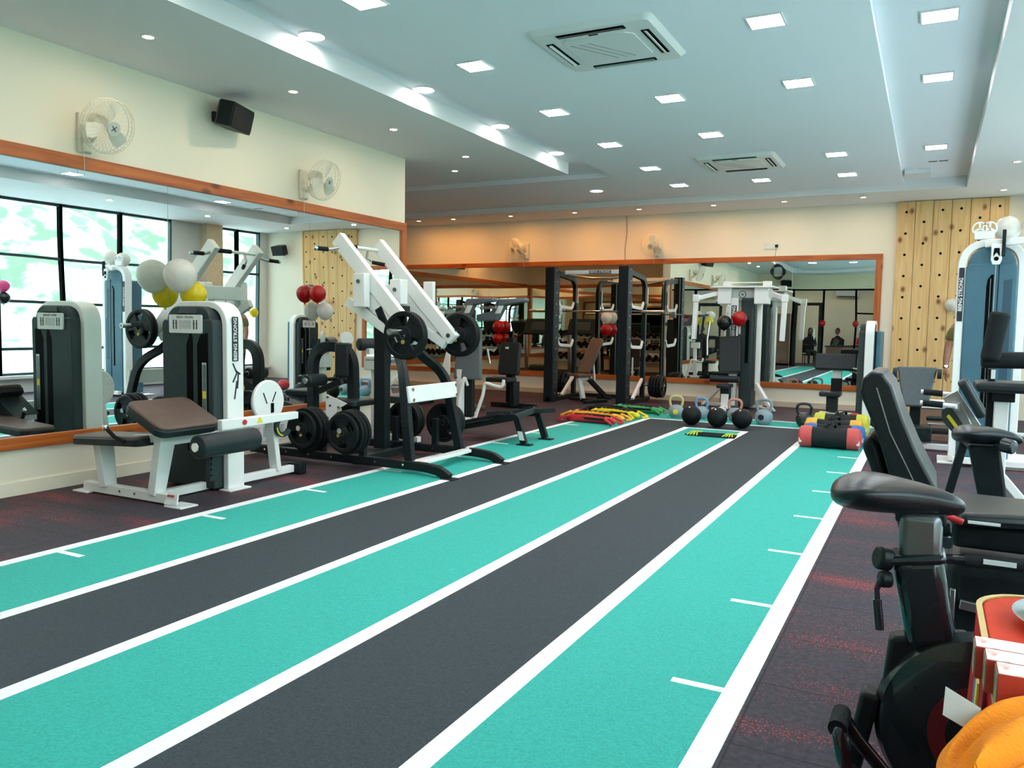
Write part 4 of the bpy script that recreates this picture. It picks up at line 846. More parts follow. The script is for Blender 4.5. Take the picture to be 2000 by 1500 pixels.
# --- seat station before the climbing wall
t = T('seated_curl_machine', 'machine with tapered grey back pad standing before the pine climbing wall', 'gym machine', (-.1, 10.1, 0))
q = MB(); q.prism([(-.205, .23), (.205, .23), (.19, .16), (.135, -.16), (.10, -.22), (-.10, -.22), (-.135, -.16), (-.19, .16)], (-.115, 10.02, .69), (1, 0, 0), (0, .22, 1), -.07); q.obj('back_pad', GREYV, t, .02, 3)
for s in (-1, 1):
    q = MB(); q.cyl((-.115+s*.20, 10.07, .84), (-.115+s*.245, 10.07, .84), .055, seg=22); q.obj('side_knob', SHR, t, .008)
q = MB(); q.bx(-.17, -.06, 10.08, 10.20, .18, .80); q.obj('back_post', BLACK, t, .01)
q = MB(); q.bx(-.20, .06, 9.85, 10.25, .10, .26).cyl((.0, 9.9, .36), (.22, 9.9, .36), .028).cyl((.02, 9.95, .22), (.26, 9.95, .22), .035); q.obj('foot_roller', VINYL, t, .015)
q = MB(); q.bx(-.05, .38, 9.88, 9.95, .02, .08).bx(-.12, -.03, 9.9, 10.9, .02, .09).bx(-.2, .3, 10.85, 10.92, .0, .07); q.obj('base_frame', WHITE, t, .006)
for a_, b_ in (((-.05, 9.94, .47), (.22, 9.94, .47)), ((.02, 9.90, .30), (.24, 9.90, .30))): q = MB(); q.cyl(a_, b_, .015); q.obj('crossbar', STEEL, t)
t = T('newspaper_pile', 'loose pile of white printed papers behind the grey back pad machine', 'papers', (.12, 11.0, .25))
for k in range(4):
    q = MB(); rr = rotz(R(14*k-20)); q.box((.10+.02*k, 11.0, .415+.02*k), (.34, .26, .012), rr); q.obj('folded_sheet', PLAC if k % 2 else STEEL, t, .003)
q = MB(); q.bx(-.12, .34, 10.85, 11.2, .0, .40); tag(q.obj('side_cabinet', CARD, None, .006), 'low dark wood stand holding the loose papers by the climbing wall', 'cabinet')

# --- knee raise station and chest press beyond the pulldown
t = T('knee_raise_station', 'tall grey-padded knee raise station with angled arm pads behind the pulldown machine', 'gym machine', (-5.5, 9.4, 0))
q = MB(); q.prism([(-.20, -.33), (.20, -.33), (.15, .36), (-.17, .36)], (-5.47, 9.30, .90), (1, .1, 0), (0, .12, 1), -.08); q.obj('back_pad', GREYV, t, .02, 3)
q = MB(); q.bx(-5.62, -5.45, 9.36, 9.46, .05, 1.50); q.obj('main_post', BLACK, t, .01)
for k, (x, y) in enumerate(((-5.36, 9.15), (-4.98, 9.3))):
    q = MB(); q.prism([(-.38, -.14), (-.08, -.13), (.03, .07), (.34, .11), (.34, .16), (-.06, .15), (-.16, -.01), (-.38, -.06)], (x, y, 1.49), (1, 0, 0), (0, 0, 1), -.14); q.obj('arm_pad', GREYV, t, .02, 3)
    q = MB(); q.cyl((x-.24, y-.05, 1.52), (x-.05, y-.05, 1.53), .02).sph((x-.26, y-.05, 1.52), .03, 12); q.obj('hand_grip', STEEL, t)
    q = MB(); q.prism([(-.03, -.02), (.05, -.02), (.10, .08), (.02, .08)], (x-.06, y-.005, 1.47), (1, 0, 0), (0, 0, 1), .004); q.obj('white_flash', PLAC, t, smooth=0)
q = MB(); q.tube([(-5.42, 9.2, .50), (-5.42, 9.12, .62), (-5.50, 9.12, .30), (-5.50, 9.12, .06), (-5.25, 9.1, .05)], .022, 10, rad=.06)
q.tube([(-5.25, 9.1, .05), (-5.12, 9.1, .40), (-5.10, 9.1, .56), (-4.98, 9.1, .52), (-4.84, 9.1, .50), (-4.82, 9.1, .60)], .022, 10, rad=.06); q.obj('white_handle_frame', WHITE, t)
q = MB(); q.beam((-5.65, 9.0, .04), (-5.65, 9.8, .04), .08, .07).beam((-5.65, 9.1, .04), (-5.1, 9.1, .03), .06, .05).bx(-5.62, -5.55, 9.25, 9.35, .06, .7); q.obj('base_frame', WHITE, t, .005)
q = MB(); q.prism([(-.10, -.12), (.05, -.12), (.05, .20), (.0, .22)], (-5.72, 9.16, .75), (1, 0, 0), (0, 0, 1), -.012); q.obj('side_bracket', WHITE, t, .003)
t = T('chest_press_machine', 'dark seated press machine with black backrest and white handle left of the rack', 'gym machine', (-5.95, 11.3, 0), local=False)
q = MB(); q.prism(rrect(.36, .52, .05), (-5.88, 11.25, .78), (1, 0, 0), (0, .15, 1), -.08); bk = q.obj('backrest', VINYL, t, .02, 3)
q = MB(); q.bx(-5.91, -5.86, 11.19, 11.206, .93, .96); q.obj('badge', PLAC, bk, smooth=0)
q = MB(); q.bx(-6.10, -5.70, 10.9, 11.2, .42, .49); q.obj('seat', VINYL, t, .02, 3)
q = MB(); q.bx(-5.95, -5.83, 11.3, 11.4, .04, 1.1).bx(-5.78, -5.70, 11.1, 11.3, .04, .42).beam((-6.2, 11.3, .04), (-5.4, 11.3, .04), .08, .07); q.obj('frame', BLACK, t, .008)
q = MB(); q.cyl((-6.42, 10.95, .93), (-6.10, 10.95, .93), .025).sph((-6.44, 10.95, .93), .045, 14).cyl((-6.10, 10.95, .93), (-6.05, 10.95, .70), .02); q.obj('handle', STEEL, t)
q = MB(); q.beam((-6.30, 10.8, .40), (-6.36, 10.9, .03), .03, .03).bx(-6.5, -6.0, 10.7, 10.76, .02, .06).bx(-6.14, -6.06, 10.72, 10.78, .02, .14); q.obj('foot_rest', STEEL, t, .003)

# --- side bay: dumbbell racks, treadmills
def dumbbell():
    t = T('dumbbell', 'x', 'dumbbell', (0, 0, 0), 'dumbbells on the racks', local=True)
    q = MB(); q.cyl((0, -.065, 0), (0, .065, 0), .016, seg=12); q.obj('handle', CHROME, t)
    q = MB()
    for s in (-1, 1): q.cyl((0, s*.065, 0), (0, s*.135, 0), .058, seg=12)
    q.obj('head', RUB, t, .008); return t
DB = dumbbell(); first = True
for rk, (rx, rname) in enumerate(((-7.35, 'rack nearest the partition'), (-9.35, 'rack farther into the side bay'))):
    t = T('dumbbell_rack', 'three-tier black dumbbell rack in the side bay, the %s' % rname, 'rack', (rx, 6.5, 0), 'dumbbell racks')
    for s in (-1, 1):
        q = MB(); q.rtube([(rx+s*.85, 6.20, .03), (rx+s*.85, 6.34, 1.12)], .07, .08, (1, 0, 0)); q.rtube([(rx+s*.85, 6.15, .03), (rx+s*.85, 6.75, .03)], .07, .06, (1, 0, 0)); q.obj('side_frame', BLACK, t, .006)
    for k, z in enumerate((.32, .66, 1.0)):
        q = MB()
        for dy, dz in ((-.09, .03), (.12, -.03)): q.beam((rx-.84, 6.43+dy, z+dz), (rx+.84, 6.43+dy, z+dz), .03, .045)
        q.obj('shelf_rail', STEEL, t, .004)
        for j in range(8):
            x = rx-.72+.205*j; lb = 'black dumbbell %s from the left on the %s shelf of the %s' % (('first', 'second', 'third', 'fourth', 'fifth', 'sixth', 'seventh', 'eighth')[j], ('bottom', 'middle', 'top')[k], rname)
            lb = lb.replace('nearest the partition', 'by the partition').replace('farther into the side bay', 'deeper in')
            if first: DB.location = (x, 6.445, z+.085); DB.rotation_euler = (R(-16), 0, 0); DB['label'] = lb; first = False
            else: dup(DB, (x, 6.445, z+.085), (R(-16), 0, 0), lb)
def treadmill(x, y, rz, label):
    t = T('treadmill', label, 'treadmill', (x, y, 0), 'treadmills in the side bay', rz, local=True)
    q = MB(); q.bx(-.34, .34, -.85, .85, 0, .06); q.obj('base', BLACK, t, .01); q = MB(); q.bx(-.38, .38, -.9, .9, .05, .17); q.obj('deck', BLACK, t, .03, 3); q = MB(); q.bx(-.26, .26, -.85, .62, .165, .175); q.obj('belt', RUB, t)
    q = MB(); q.bx(-.3, .3, .55, .88, .16, .30); q.obj('motor_hood', SHR, t, .05, 3)
    for s in (-1, 1):
        q = MB(); q.beam((s*.38, .62, .12), (s*.38, .50, 1.15), .06, .09, (1, 0, 0)); q.obj('upright', STEEL, t, .01)
        q = MB(); q.tube([(s*.38, .50, 1.10), (s*.38, .30, 1.10), (s*.38, .05, 1.02)], .022, 10, rad=.05); q.obj('handrail', FOAM, t)
    q = MB(); q.box((0, .52, 1.28), (.80, .10, .42), (R(-25), 0, 0)); c = q.obj('console', SHR, t, .03, 3); q = MB(); q.box((0, .465, 1.30), (.40, .01, .22), (R(-25), 0, 0)); q.obj('screen', DSTEEL, c)
    return t
treadmill(-7.6, 10.4, R(180), 'black treadmill in the side bay, the one nearer the partition')
treadmill(-8.8, 10.4, R(180), 'black treadmill in the side bay, the one nearer the far wall')
def split_ac(x, y, z, rz, label):
    t = T('split_air_conditioner', label, 'air conditioner', (x, y, z), 'wall air conditioners', rz, local=True)
    q = MB(); q.prism([(0, -.14), (.14, -.14), (.20, -.06), (.20, .08), (.15, .14), (0, .14)], (-.45, 0, 0), (0, 1, 0), (0, 0, 1), .90); q.obj('body', WHITE, t, .012, 3)
    q = MB(); q.box((0, .172, -.105), (.80, .05, .02), (R(55), 0, 0)); q.obj('louvre', DSTEEL, t)
split_ac(XA, 10.6, 2.85, R(-90), 'white split air conditioner on the far left wall of the side bay')
split_ac(-3.0, YO+.01, 2.75, 0, 'white split air conditioner on the office wall behind the glass')

# ------------------------------------------------------------------ glass partition and office (seen in the back mirror)
t = T('glass_partition', 'black framed glass partition with a door closing off the office behind the camera', 'partition', (-3.4, YS, 0))
q = MB()
for x in (-5.5, -4.60, -3.55, -2.4, -1.35): q.bx(x-.035, x+.035, YS-.09, YS-.03, 0, 2.8)
q.bx(-5.5, -1.35, YS-.09, YS-.03, 2.74, 2.8).bx(-2.4, -1.35, YS-.09, YS-.03, 1.9, 1.96).bx(-5.5, -4.6, YS-.09, YS-.03, 0, .08)
q.obj('frame', SHRD, t, .004)
q = MB(); q.bx(-4.56, -4.45, YS-.10, YS-.02, 0, 2.28).bx(-3.70, -3.59, YS-.10, YS-.02, 0, 2.28).bx(-4.45, -3.70, YS-.10, YS-.02, 2.17, 2.28); d_ = q.obj('door_frame', BLACK, t, .004)
q = MB(); q.tube([(-3.82, YS+.0, 1.0), (-3.82, YS+.05, 1.0), (-3.82, YS+.05, 1.35), (-3.82, YS+.0, 1.35)], .012, 8); q.obj('door_handle', CHROME, d_)
for a, b, z0, z1 in ((-5.46, -4.63, .08, 2.74), (-4.45, -3.70, 0.01, 2.16), (-4.5, -3.6, 2.3, 2.72), (-3.5, -2.45, .02, 2.72), (-2.36, -1.39, .02, 1.9), (-2.36, -1.39, 1.97, 2.72)):
    q = MB(); q._add([(a, YS-.06, z0), (b, YS-.06, z0), (b, YS-.06, z1), (a, YS-.06, z1)], [(0, 1, 2, 3)]); q.obj('glass_pane', GLASS, t, smooth=0)
t = T('office_desk', 'dark office desk behind the glass partition with a flower bunch on it', 'desk', (-2.9, -4.7, 0))
q = MB(); q.bx(-3.6, -2.1, -5.0, -4.4, .71, .75); q.obj('desk_top', BLACK, t, .005); q = MB(); q.bx(-3.55, -2.15, -4.45, -4.42, .05, .71).bx(-3.55, -3.5, -4.95, -4.45, 0, .71).bx(-2.2, -2.15, -4.95, -4.45, 0, .71); q.obj('desk_panel', CARD, t, .004)
t = T('flower_bunch', 'red flowers with green leaves on the office desk', 'flowers', (-3.2, -4.6, .75))
for k in range(7):
    q = MB(); q.sph((-3.2+.06*math.cos(k*.9), -4.6+.05*math.sin(k*.9), .93+.02*(k % 3)), .038, 10); q.obj('bloom', REDM, t)
q = MB()
for k in range(8): q.beam((-3.2, -4.6, .76), (-3.2+.13*math.cos(k*.8), -4.6+.11*math.sin(k*.8), .92), .02, .004)
q.obj('leaves', GRN, t)
q = MB(); q.bx(-5.4, -4.75, -3.9, -3.3, 0, 1.9); tag(q.obj('wooden_cabinet', CARD, None, .01), 'brown wooden cabinet standing behind the glass by the office door', 'cabinet')
def skinned(name, pts, edges, rad, m, parent, root=0, sub=2):
    me = bpy.data.meshes.new(name); me.from_pydata([tuple(p) for p in pts], edges, []); o = bpy.data.objects.new(name, me); COL.objects.link(o); o.parent = parent
    s = o.modifiers.new('skin', 'SKIN'); s.use_smooth_shade = True; o.modifiers.new('sub', 'SUBSURF').render_levels = sub; o.modifiers['sub'].levels = sub
    for i, r in enumerate(rad):
        v = me.skin_vertices[0].data[i]; v.radius = (r, r) if not isinstance(r, tuple) else r; v.use_root = i == root
    me.materials.append(m); return o
def head(parent, c, s=1.0, hair=True, long=False, rz=0):
    """head facing local -y, centre c (local)"""
    c = Vector(c); q = MB(); q.sph(c, .105*s, 20, (.78, .92, 1.12)); q.sph(c+Vector((0, -.045, -.055))*s, .062*s, 16, (.85, .8, .9)); q.sph(c+Vector((0, -.105, -.012))*s, .016*s, 10, (.8, 1, 1.5))
    for k in (-1, 1): q.sph(c+Vector((k*.083, .005, -.005))*s, .026*s, 10, (.35, .7, 1.1))
    q.obj('head', SKIN, parent, world=False)
    q = MB()
    for k in (-1, 1): q.sph(c+Vector((k*.032, -.09, .02))*s, .011*s, 8)
    q.obj('eyes', INK, parent, world=False); q = MB(); q.sph(c+Vector((0, -.098, -.055))*s, .022*s, 10, (1, .3, .25)); q.obj('mouth', REDM, parent, world=False)
    q = MB(); q.sph(c+Vector((0, .018, .025))*s, .113*s, 20, (.82, .92, 1.08))
    if long: q.sph(c+Vector((0, .07, -.10))*s, .10*s, 16, (.85, .6, 1.6))
    q.obj('hair', HAIR, parent, world=False)
def seated(label, loc, rz, top, trouser, long=False):
    t = T('person', label, 'person', loc, 'people seated in the office', rz, local=True)
    P = [(0, .0, .50), (0, .03, .72), (0, .03, .95), (0, .02, 1.06), (0, .0, 1.14)]
    E = [(0, 1), (1, 2), (2, 3), (3, 4)]; Rr = [(.15, .12), (.13, .10), (.15, .10), (.12, .08), .05]
    for s in (-1, 1):
        n = len(P); P += [(s*.17, .02, 1.0), (s*.22, -.02, .76), (s*.12, -.24, .74), (s*.06, -.31, .75)]; E += [(2, n), (n, n+1), (n+1, n+2), (n+2, n+3)]; Rr += [.065, .048, .038, .03]
        n = len(P); P += [(s*.10, -.03, .50), (s*.12, -.45, .50), (s*.12, -.45, .10), (s*.12, -.56, .06)]; E += [(0, n), (n, n+1), (n+1, n+2), (n+2, n+3)]; Rr += [.09, .065, .045, .04]
    skinned('body', P, E, Rr, top, t); head(t, (0, -.02, 1.27), 1, long=long)
    return t
def chair(x, y, rz, label):
    t = T('office_chair', label, 'chair', (x, y, 0), 'office chairs', rz, local=True)
    q = MB(); q.bx(-.24, .24, -.22, .24, .36, .42); q.obj('seat', BLACK, t, .02, 3); q = MB(); q.bx(-.22, .22, .22, .27, .45, .98); q.obj('backrest', BLACK, t, .02, 3)
    for a in (-1, 1):
        for b in (-1, 1): q = MB(); q.beam((a*.2, b*.18, .0), (a*.2, b*.18, .37), .03, .03); q.obj('leg', BLACK, t, .004)
for x, y, rz, top, lb, lg in ((-4.25, -5.3, R(160), DARKC, 'seated person in dark clothes behind the office door glass, the left one', True), (-3.25, -5.4, R(190), DARKC, 'seated person in dark clothes leaning to the desk, the right one', False), (-2.3, -5.35, R(170), PINKC, 'person in a coral top with long dark hair sitting at the desk', True)):
    seated(lb, (x, y, 0), rz, top, DENIM, lg); chair(x, y, rz, 'black office chair under the %s' % lb.split(' behind')[0].split(' leaning')[0].split(' with')[0].replace('seated ', '') + (' by the door' if x == -4.25 else ' by the desk' if x == -3.25 else ''))
# ================================================================== RIGHT SIDE
# --- tall cable machine
t = T('cable_machine', 'tall cable machine with white arched frame and blue-grey shroud at the right edge', 'gym machine', (.5, 9.1, 0))
x0, x1, h = .205, .78, 2.20
q = MB(); q.rtube([(x0+.035, 9.10, .03), (x0+.035, 9.10, h-.035), (x1-.035, 9.10, h-.035), (x1-.035, 9.10, .03)], .13, .07, (0, 1, 0), rad=.24, n=12); q.obj('arched_frame', WHITE, t, .008, 3)
q = MB(); q.use(BLUES).prism([(x0+.07, .05), (x1-.07, .05), (x1-.07, 1.93), (x1-.10, 1.97), (x0+.10, 1.97), (x0+.07, 1.93)], (0, 9.02, 0), (1, 0, 0), (0, 0, 1), -.15)
q.prism([(p[0]+(x0+x1)/2, p[1]) for p in rrect(.40, .40, .17, 6, 0, 1.93)], (0, 9.035, 0), (1, 0, 0), (0, 0, 1), -.12); s = q.obj('shroud', None, t, .014, 3)
q = MB(); q.use(SHRD).prism([(.452, .5), (.51, .5), (.51, 1.86), (.49, 1.86), (.46, 1.81), (.452, 1.74)], (0, 9.018, 0), (1, 0, 0), (0, 0, 1), -.003); sl = q.obj('weight_slot', None, s, smooth=0)
q = MB(); q.cyl((.485, 9.013, .5), (.485, 9.013, 1.82), .003, seg=6); q.obj('cable', STEEL, sl)
q = MB(); q.prism([(.595, .6), (.665, .6), (.665, 1.82), (.595, 1.80)], (0, 9.018, 0), (1, 0, 0), (0, 0, 1), -.003); q.obj('side_panel', BLUED, s, smooth=0)
q = MB(); q.bx(.548, .553, 9.014, 9.02, .05, 1.97); q.obj('panel_seam', SHRD, s, smooth=0)
q = MB(); q.bx(x0+.07, x1-.07, 9.17, 9.42, .04, 1.95); q.obj('rear_shroud', BLUES, t, .03, 3)
q = MB(); q.bx(x0-.09, x0+.08, 9.0, 9.5, .0, .02).bx(x1-.12, x1+.25, 8.95, 9.5, .0, .09).bx(x0+.04, x1+.3, 8.90, 8.97, .03, .09); q.obj('base_frame', WHITE, t, .006)
decal(t, (x0+.036, 9.033, 1.67), .52, .048, (0, 0, 1), (-1, 0, 0))
q = MB(); q.beam((.42, 8.98, 2.145), (1.45, 8.86, 2.22), .06, .065); q.obj('top_boom', WHITE, t, .006)
q = MB(); q.prism([(-.045, .03), (.045, .03), (.045, -.12), (.03, -.165), (-.03, -.165), (-.045, -.12)], (.515, 8.92, 2.11), (1, 0, 0), (0, 0, 1), .02); pb = q.obj('pulley_bracket', WHITE, t, .006)
q = MB(); q.prism([(-.022, .0), (.022, .0), (.028, -.08), (.0, -.04), (-.028, -.08)], (.515, 8.898, 2.10), (1, 0, 0), (0, 0, 1), .004).cyl((.515, 8.895, 2.0), (.515, 8.90, 2.0), .02); q.obj('bracket_cutout', SHRD, pb, smooth=0)
q = MB(); q.bx(.555, .585, 8.89, 8.93, 2.02, 2.27); q.obj('black_strap', BLACK, t, .004)
for k in (-1, 1):
    c = Vector((.415+k*.042, 9.08, 2.305)); q = MB(); q.lathe([(.052, -.015), (.066, -.015), (.060, 0), (.066, .015), (.052, .015)], c, (0, 1, 0), 28, closed=True)
    for a in range(3): d = Vector((math.cos(a*2.094+1.57), 0, math.sin(a*2.094+1.57))); q.beam(c, c+d*.055, .018, .02, (0, 1, 0))
    q.obj('pulley', WHITE, t)
q = MB(); q.bx(.33, .50, 9.06, 9.10, 2.20, 2.28); q.obj('pulley_mount', WHITE, t, .006)
q = MB(); q.cyl((1.40, 8.88, 2.16), (1.40, 8.88, 1.15), .004, seg=6).cyl((.515, 8.91, 1.95), (.515, 8.91, 1.3), .004, seg=6); q.obj('pull_cable', STEEL, t)
q = MB(); q.tube([(1.1, 8.88, 1.15), (1.2, 8.88, 1.2), (1.6, 8.88, 1.2), (1.7, 8.88, 1.15)], .014, 10); q.obj('lat_bar', STEEL, t)
# --- seat with thigh rollers
t = T('row_station', 'white post carrying a black seat pad and foam rollers in front of the cable machine', 'gym machine', (.5, 5.25, 0))
q = MB(); q.cyl((.295, 5.16, 1.15), (.335, 5.16, 1.415), .048, r2=.052, seg=24); q.obj('upright_roller', FOAM, t, .018, 3)
q = MB(); q.cyl((.255, 5.2, 1.15), (.80, 5.2, 1.16), .046, seg=24); q.obj('thigh_roller', FOAM, t, .018, 3)
q = MB(); q.bx(.235, .80, 5.1, 5.45, .975, 1.03); q.obj('seat_pad', VINYL, t, .02, 3)
q = MB(); q.bx(.325, .43, 5.2, 5.35, .92, .975).bx(.300, .335, 5.28, 5.34, .0, 1.1); q.obj('black_bracket', BLACK, t, .004)
q = MB(); q.bx(.335, .405, 5.22, 5.29, .0, .93).cyl((.42, 5.24, .74), (.85, 5.24, .745), .012).bx(.30, .95, 5.15, 5.22, 0, .05).bx(.88, .94, 5.0, 5.5, 0, .06); q.obj('white_post', WHITE, t, .005)
q = MB(); q.bx(.305, .325, 5.135, 5.15, 1.05, 1.10); q.obj('adjust_tag', PLAC, t, smooth=0)
# --- back extension bench
t = T('back_extension_bench', 'blue-black padded back extension bench with slanting legs and white grip bars', 'gym machine', (.3, 6.0, 0))
u = Vector((.13, 0, -.235)).normalized(); n_ = Vector((.235, 0, .13)).normalized()
for k, y in enumerate((5.86, 6.04)):
    q = MB(); q.prism(rrect(.26, .15, .03), (.225+.015*k, y, .87), u, (0, 1, 0), .055); q.obj('hip_pad', VINYL, t, .018, 3)
q = MB(); q.beam((.13, 5.95, .90), (.30, 5.95, .64), .10, .02, (0, 1, 0)).beam((.17, 5.95, .84), (.26, 5.95, .66), .05, .06, (0, 1, 0)); q.obj('pad_frame', STEEL, t, .003)
q = MB(); q.prism([(.085, .80), (.135, .83), (.30, .58), (.27, .53), (.09, .73)], (0, 5.90, 0), (1, 0, 0), (0, 0, 1), .012); pl = q.obj('side_plate', SHR, t, .003)
q = MB(); q.prism([(.115, .76), (.13, .775), (.185, .70), (.17, .685)], (0, 5.886, 0), (1, 0, 0), (0, 0, 1), .002); q.obj('yellow_label', YEL, pl, smooth=0)
q = MB(); q.beam((.23, 5.95, .62), (.11, 5.95, .04), .05, .07, (0, 1, 0)).beam((.10, 5.75, .03), (.10, 6.15, .03), .06, .05).beam((.10, 5.95, .03), (.85, 5.95, .03), .06, .05); q.obj('slanting_leg', BLACK, t, .006)
q = MB(); q.beam((.27, 5.95, .60), (.72, 5.95, .06), .05, .07, (0, 1, 0)); q.obj('rear_leg', WHITE, t, .005)
for k, (y, z) in enumerate(((5.80, .835), (6.12, .885))):
    q = MB(); q.cyl((.16, y, z+.0), (-.04, y, z+.012), .015).beam((.16, y, z), (.18, 5.95, z-.03), .025, .03); g = q.obj('grip_bar', WHITE, t); q = MB(); q.cyl((.09, y, z+.004), (-.025, y, z+.0112), .0205, seg=16); q.obj('foam_sleeve', FOAM, g, .004)
# --- bikes
def saddle(parent, x0, y, z, L=.265, name='saddle'):
    S = [(0, .035, .018, -.006), (.05, .085, .036, .0), (.16, .118, .048, .008), (.32, .120, .052, .010), (.5, .085, .048, .006), (.68, .050, .042, .002), (.84, .034, .034, -.004), (.95, .024, .024, -.012), (1, .010, .010, -.016)]
    q = MB(); seg = 20; P = []
    for tt, w_, h_, dz in S:
        for k in range(seg):
            a = 2*PI*k/seg; P.append(Vector((x0+L*tt, y+w_*math.cos(a), z+dz+(h_*.55 if math.sin(a) > 0 else h_*1.1)*math.sin(a)*(1-.25*math.cos(a)**2 if math.sin(a) > 0 else 1))))
    F = [(i*seg+k, i*seg+(k+1) % seg, (i+1)*seg+(k+1) % seg, (i+1)*seg+k) for i in range(len(S)-1) for k in range(seg)]
    F += [tuple(range(seg))[::-1], tuple(range((len(S)-1)*seg, len(S)*seg))]
    q._add(P, F); return q.obj(name, SADDLE, parent, smooth=80, sub=1)
t = T('spin_bike', 'black spin bike in the foreground with wide saddle and red-ringed flywheel cover', 'exercise bike', (.1, 1.95, 0), 'exercise bikes')
saddle(t, -.185, 1.95, .948, .27)
q = MB(); q.bx(-.05, .05, 1.93, 1.97, .885, .915); q.obj('saddle_clamp', BLACK, t, .006)
q = MB(); q.beam((-.0, 1.95, .912), (.003, 1.95, .78), .065, .085, (1, 0, 0)); q.obj('seat_post', DSTEEL, t, .018, 3)
q = MB(); q.beam((-.004, 1.95, .815), (.035, 1.95, .62), .085, .10, (1, 0, 0)); q.obj('seat_tube', GLOSSB, t, .022, 3)
q = MB(); q.beam((-.006, 1.95, .822), (-.002, 1.95, .80), .095, .115, (1, 0, 0)); q.obj('tube_collar', GLOSSB, t, .02, 3)
q = MB(); q.cyl((-.055, 1.93, .80), (-.082, 1.915, .806), .026, seg=18).cyl((-.05, 1.91, .762), (-.075, 1.90, .762), .018); k_ = q.obj('adjust_knob', BLACK, t, .006)
q = MB(); q.tube([(-.07, 1.90, .762), (-.078, 1.895, .74), (-.074, 1.89, .71)], .006, 8); q.cyl((-.076, 1.89, .72), (-.068, 1.888, .655), .0095, seg=14); q.obj('lever', GLOSSB, k_)
q = MB(); q.prism([(-.05, .63), (.10, .66), (.16, .56), (.05, .46), (-.06, .52)], (0, 1.98, 0), (1, 0, 0), (0, 0, 1), .06); q.obj('frame_bracket', BLACK, t, .012, 3)
fc = Vector((.145, 1.93, .455))
q = MB(); q.lathe([(0, -.035), (.15, -.035), (.205, -.025), (.218, 0), (.205, .03), (0, .035)], fc, (0, 1, 0), 56); g = q.obj('flywheel_cover', GLOSSB, t)
q = MB(); q.lathe([(.078, -.038), (.112, -.0375), (.112, -.034), (.078, -.034)], fc, (0, 1, 0), 48, closed=True); q.obj('red_ring', mat('deep_red_ring', (.16, .010, .012), .35), g)
q = MB(); q.cyl(fc+Vector((0, -.045, 0)), fc+Vector((0, -.03, 0)), .03); q.beam(fc+Vector((.0, -.05, 0)), fc+Vector((.03, -.05, .16)), .02, .03, (0, 1, 0)); q.obj('crank', CHROME, g, .003)
q = MB(); q.bx(.14, .22, 1.78, 1.86, .60, .625); q.obj('pedal', BLACK, t, .005)
q = MB(); q.tube([(.0, 1.80, .34), (-.10, 1.78, .455), (-.125, 1.77, .50), (-.128, 1.70, .50), (-.11, 1.69, .42), (-.04, 1.71, .37), (.06, 1.75, .31)], .0145, 12, rad=.03); q.obj('rear_handle_loop', GLOSSB, t)
q = MB(); q.cyl((-.127, 1.775, .503), (-.129, 1.70, .50), .0185, seg=14); q.obj('grip_sleeve', FOAM, t)
q = MB(); q.beam((-.10, 1.72, .42), (-.16, 1.72, .05), .03, .04, (0, 1, 0)).beam((-.08, 1.93, .50), (-.16, 1.93, .05), .04, .06, (0, 1, 0)).beam((.35, 1.95, .35), (.80, 1.95, .06), .05, .07, (0, 1, 0)).beam((.04, 1.95, .60), (.75, 1.95, .72), .06, .08).beam((.75, 1.95, .72), (.62, 1.95, 1.02), .05, .06, (0, 1, 0)); q.obj('frame', BLACK, t, .01)
q = MB(); q.beam((-.16, 1.68, .03), (-.16, 2.2, .03), .07, .05).beam((.80, 1.68, .03), (.80, 2.2, .03), .07, .05); q.obj('floor_foot', BLACK, t, .012)
q = MB(); q.tube([(.62, 1.75, 1.12), (.60, 1.76, 1.05), (.62, 1.95, 1.03), (.60, 2.14, 1.05), (.62, 2.15, 1.12)], .014, 10); q.obj('handlebar', FOAM, t)
t = T('recumbent_bike', 'black recumbent bike with tall padded backrest, flat seat and side handle', 'exercise bike', (.2, 3.0, 0), 'exercise bikes')
BR = [(-.195, 1.10), (-.19, 1.145), (-.165, 1.172), (-.13, 1.168), (-.10, 1.13), (-.065, 1.03), (-.02, .925), (.045, .80), (.03, .785), (-.085, .80), (-.125, .93), (-.16, 1.02)]
q = MB(); q.prism(BR, (0, 2.82, 0), (1, 0, 0), (0, 0, 1), -.40); b_ = q.obj('backrest', SADDLE, t, .028, 4)
q = MB(); q.tube([(-.145, 2.812, 1.12), (-.10, 2.812, .98), (-.02, 2.812, .82)], .0016, 6); q.obj('piping', STEEL, b_)
q = MB(); q.prism([(-.185, .925), (-.165, .965), (-.13, .93), (-.09, .80), (-.135, .80)], (0, 2.86, 0), (1, 0, 0), (0, 0, 1), -.30); q.obj('backrest_shell', BLACK, t, .02, 3)
q = MB(); q.beam((-.08, 3.0, .86), (.0, 3.0, .60), .10, .06, (0, 1, 0)); q.obj('backrest_post', BLACK, t, .01)
q = MB(); q.prism([(.08, -.16), (.11, -.20), (.40, -.14), (.60, -.06), (.60, .06), (.40, .14), (.11, .20), (.08, .16)], (0, 3.0, .70), (1, 0, .02), (0, 1, 0), .045); q.obj('seat', SADDLE, t, .022, 4)
q = MB(); q.bx(.09, .55, 2.88, 3.12, .62, .70); q.obj('seat_base', BLACK, t, .02, 3)
q = MB(); q.lathe([(.040, -.035), (.044, .0), (.040, .004), (.036, 0), (.034, -.032), (0, -.034)], (.052, 2.80, .675), (0, 0, 1), 24); q.obj('cup_holder', GLOSSB, t)
q = MB(); q.cyl((.03, 2.78, .605), (.62, 2.78, .63), .015, seg=16); h_ = q.obj('side_handle', GLOSSB, t)
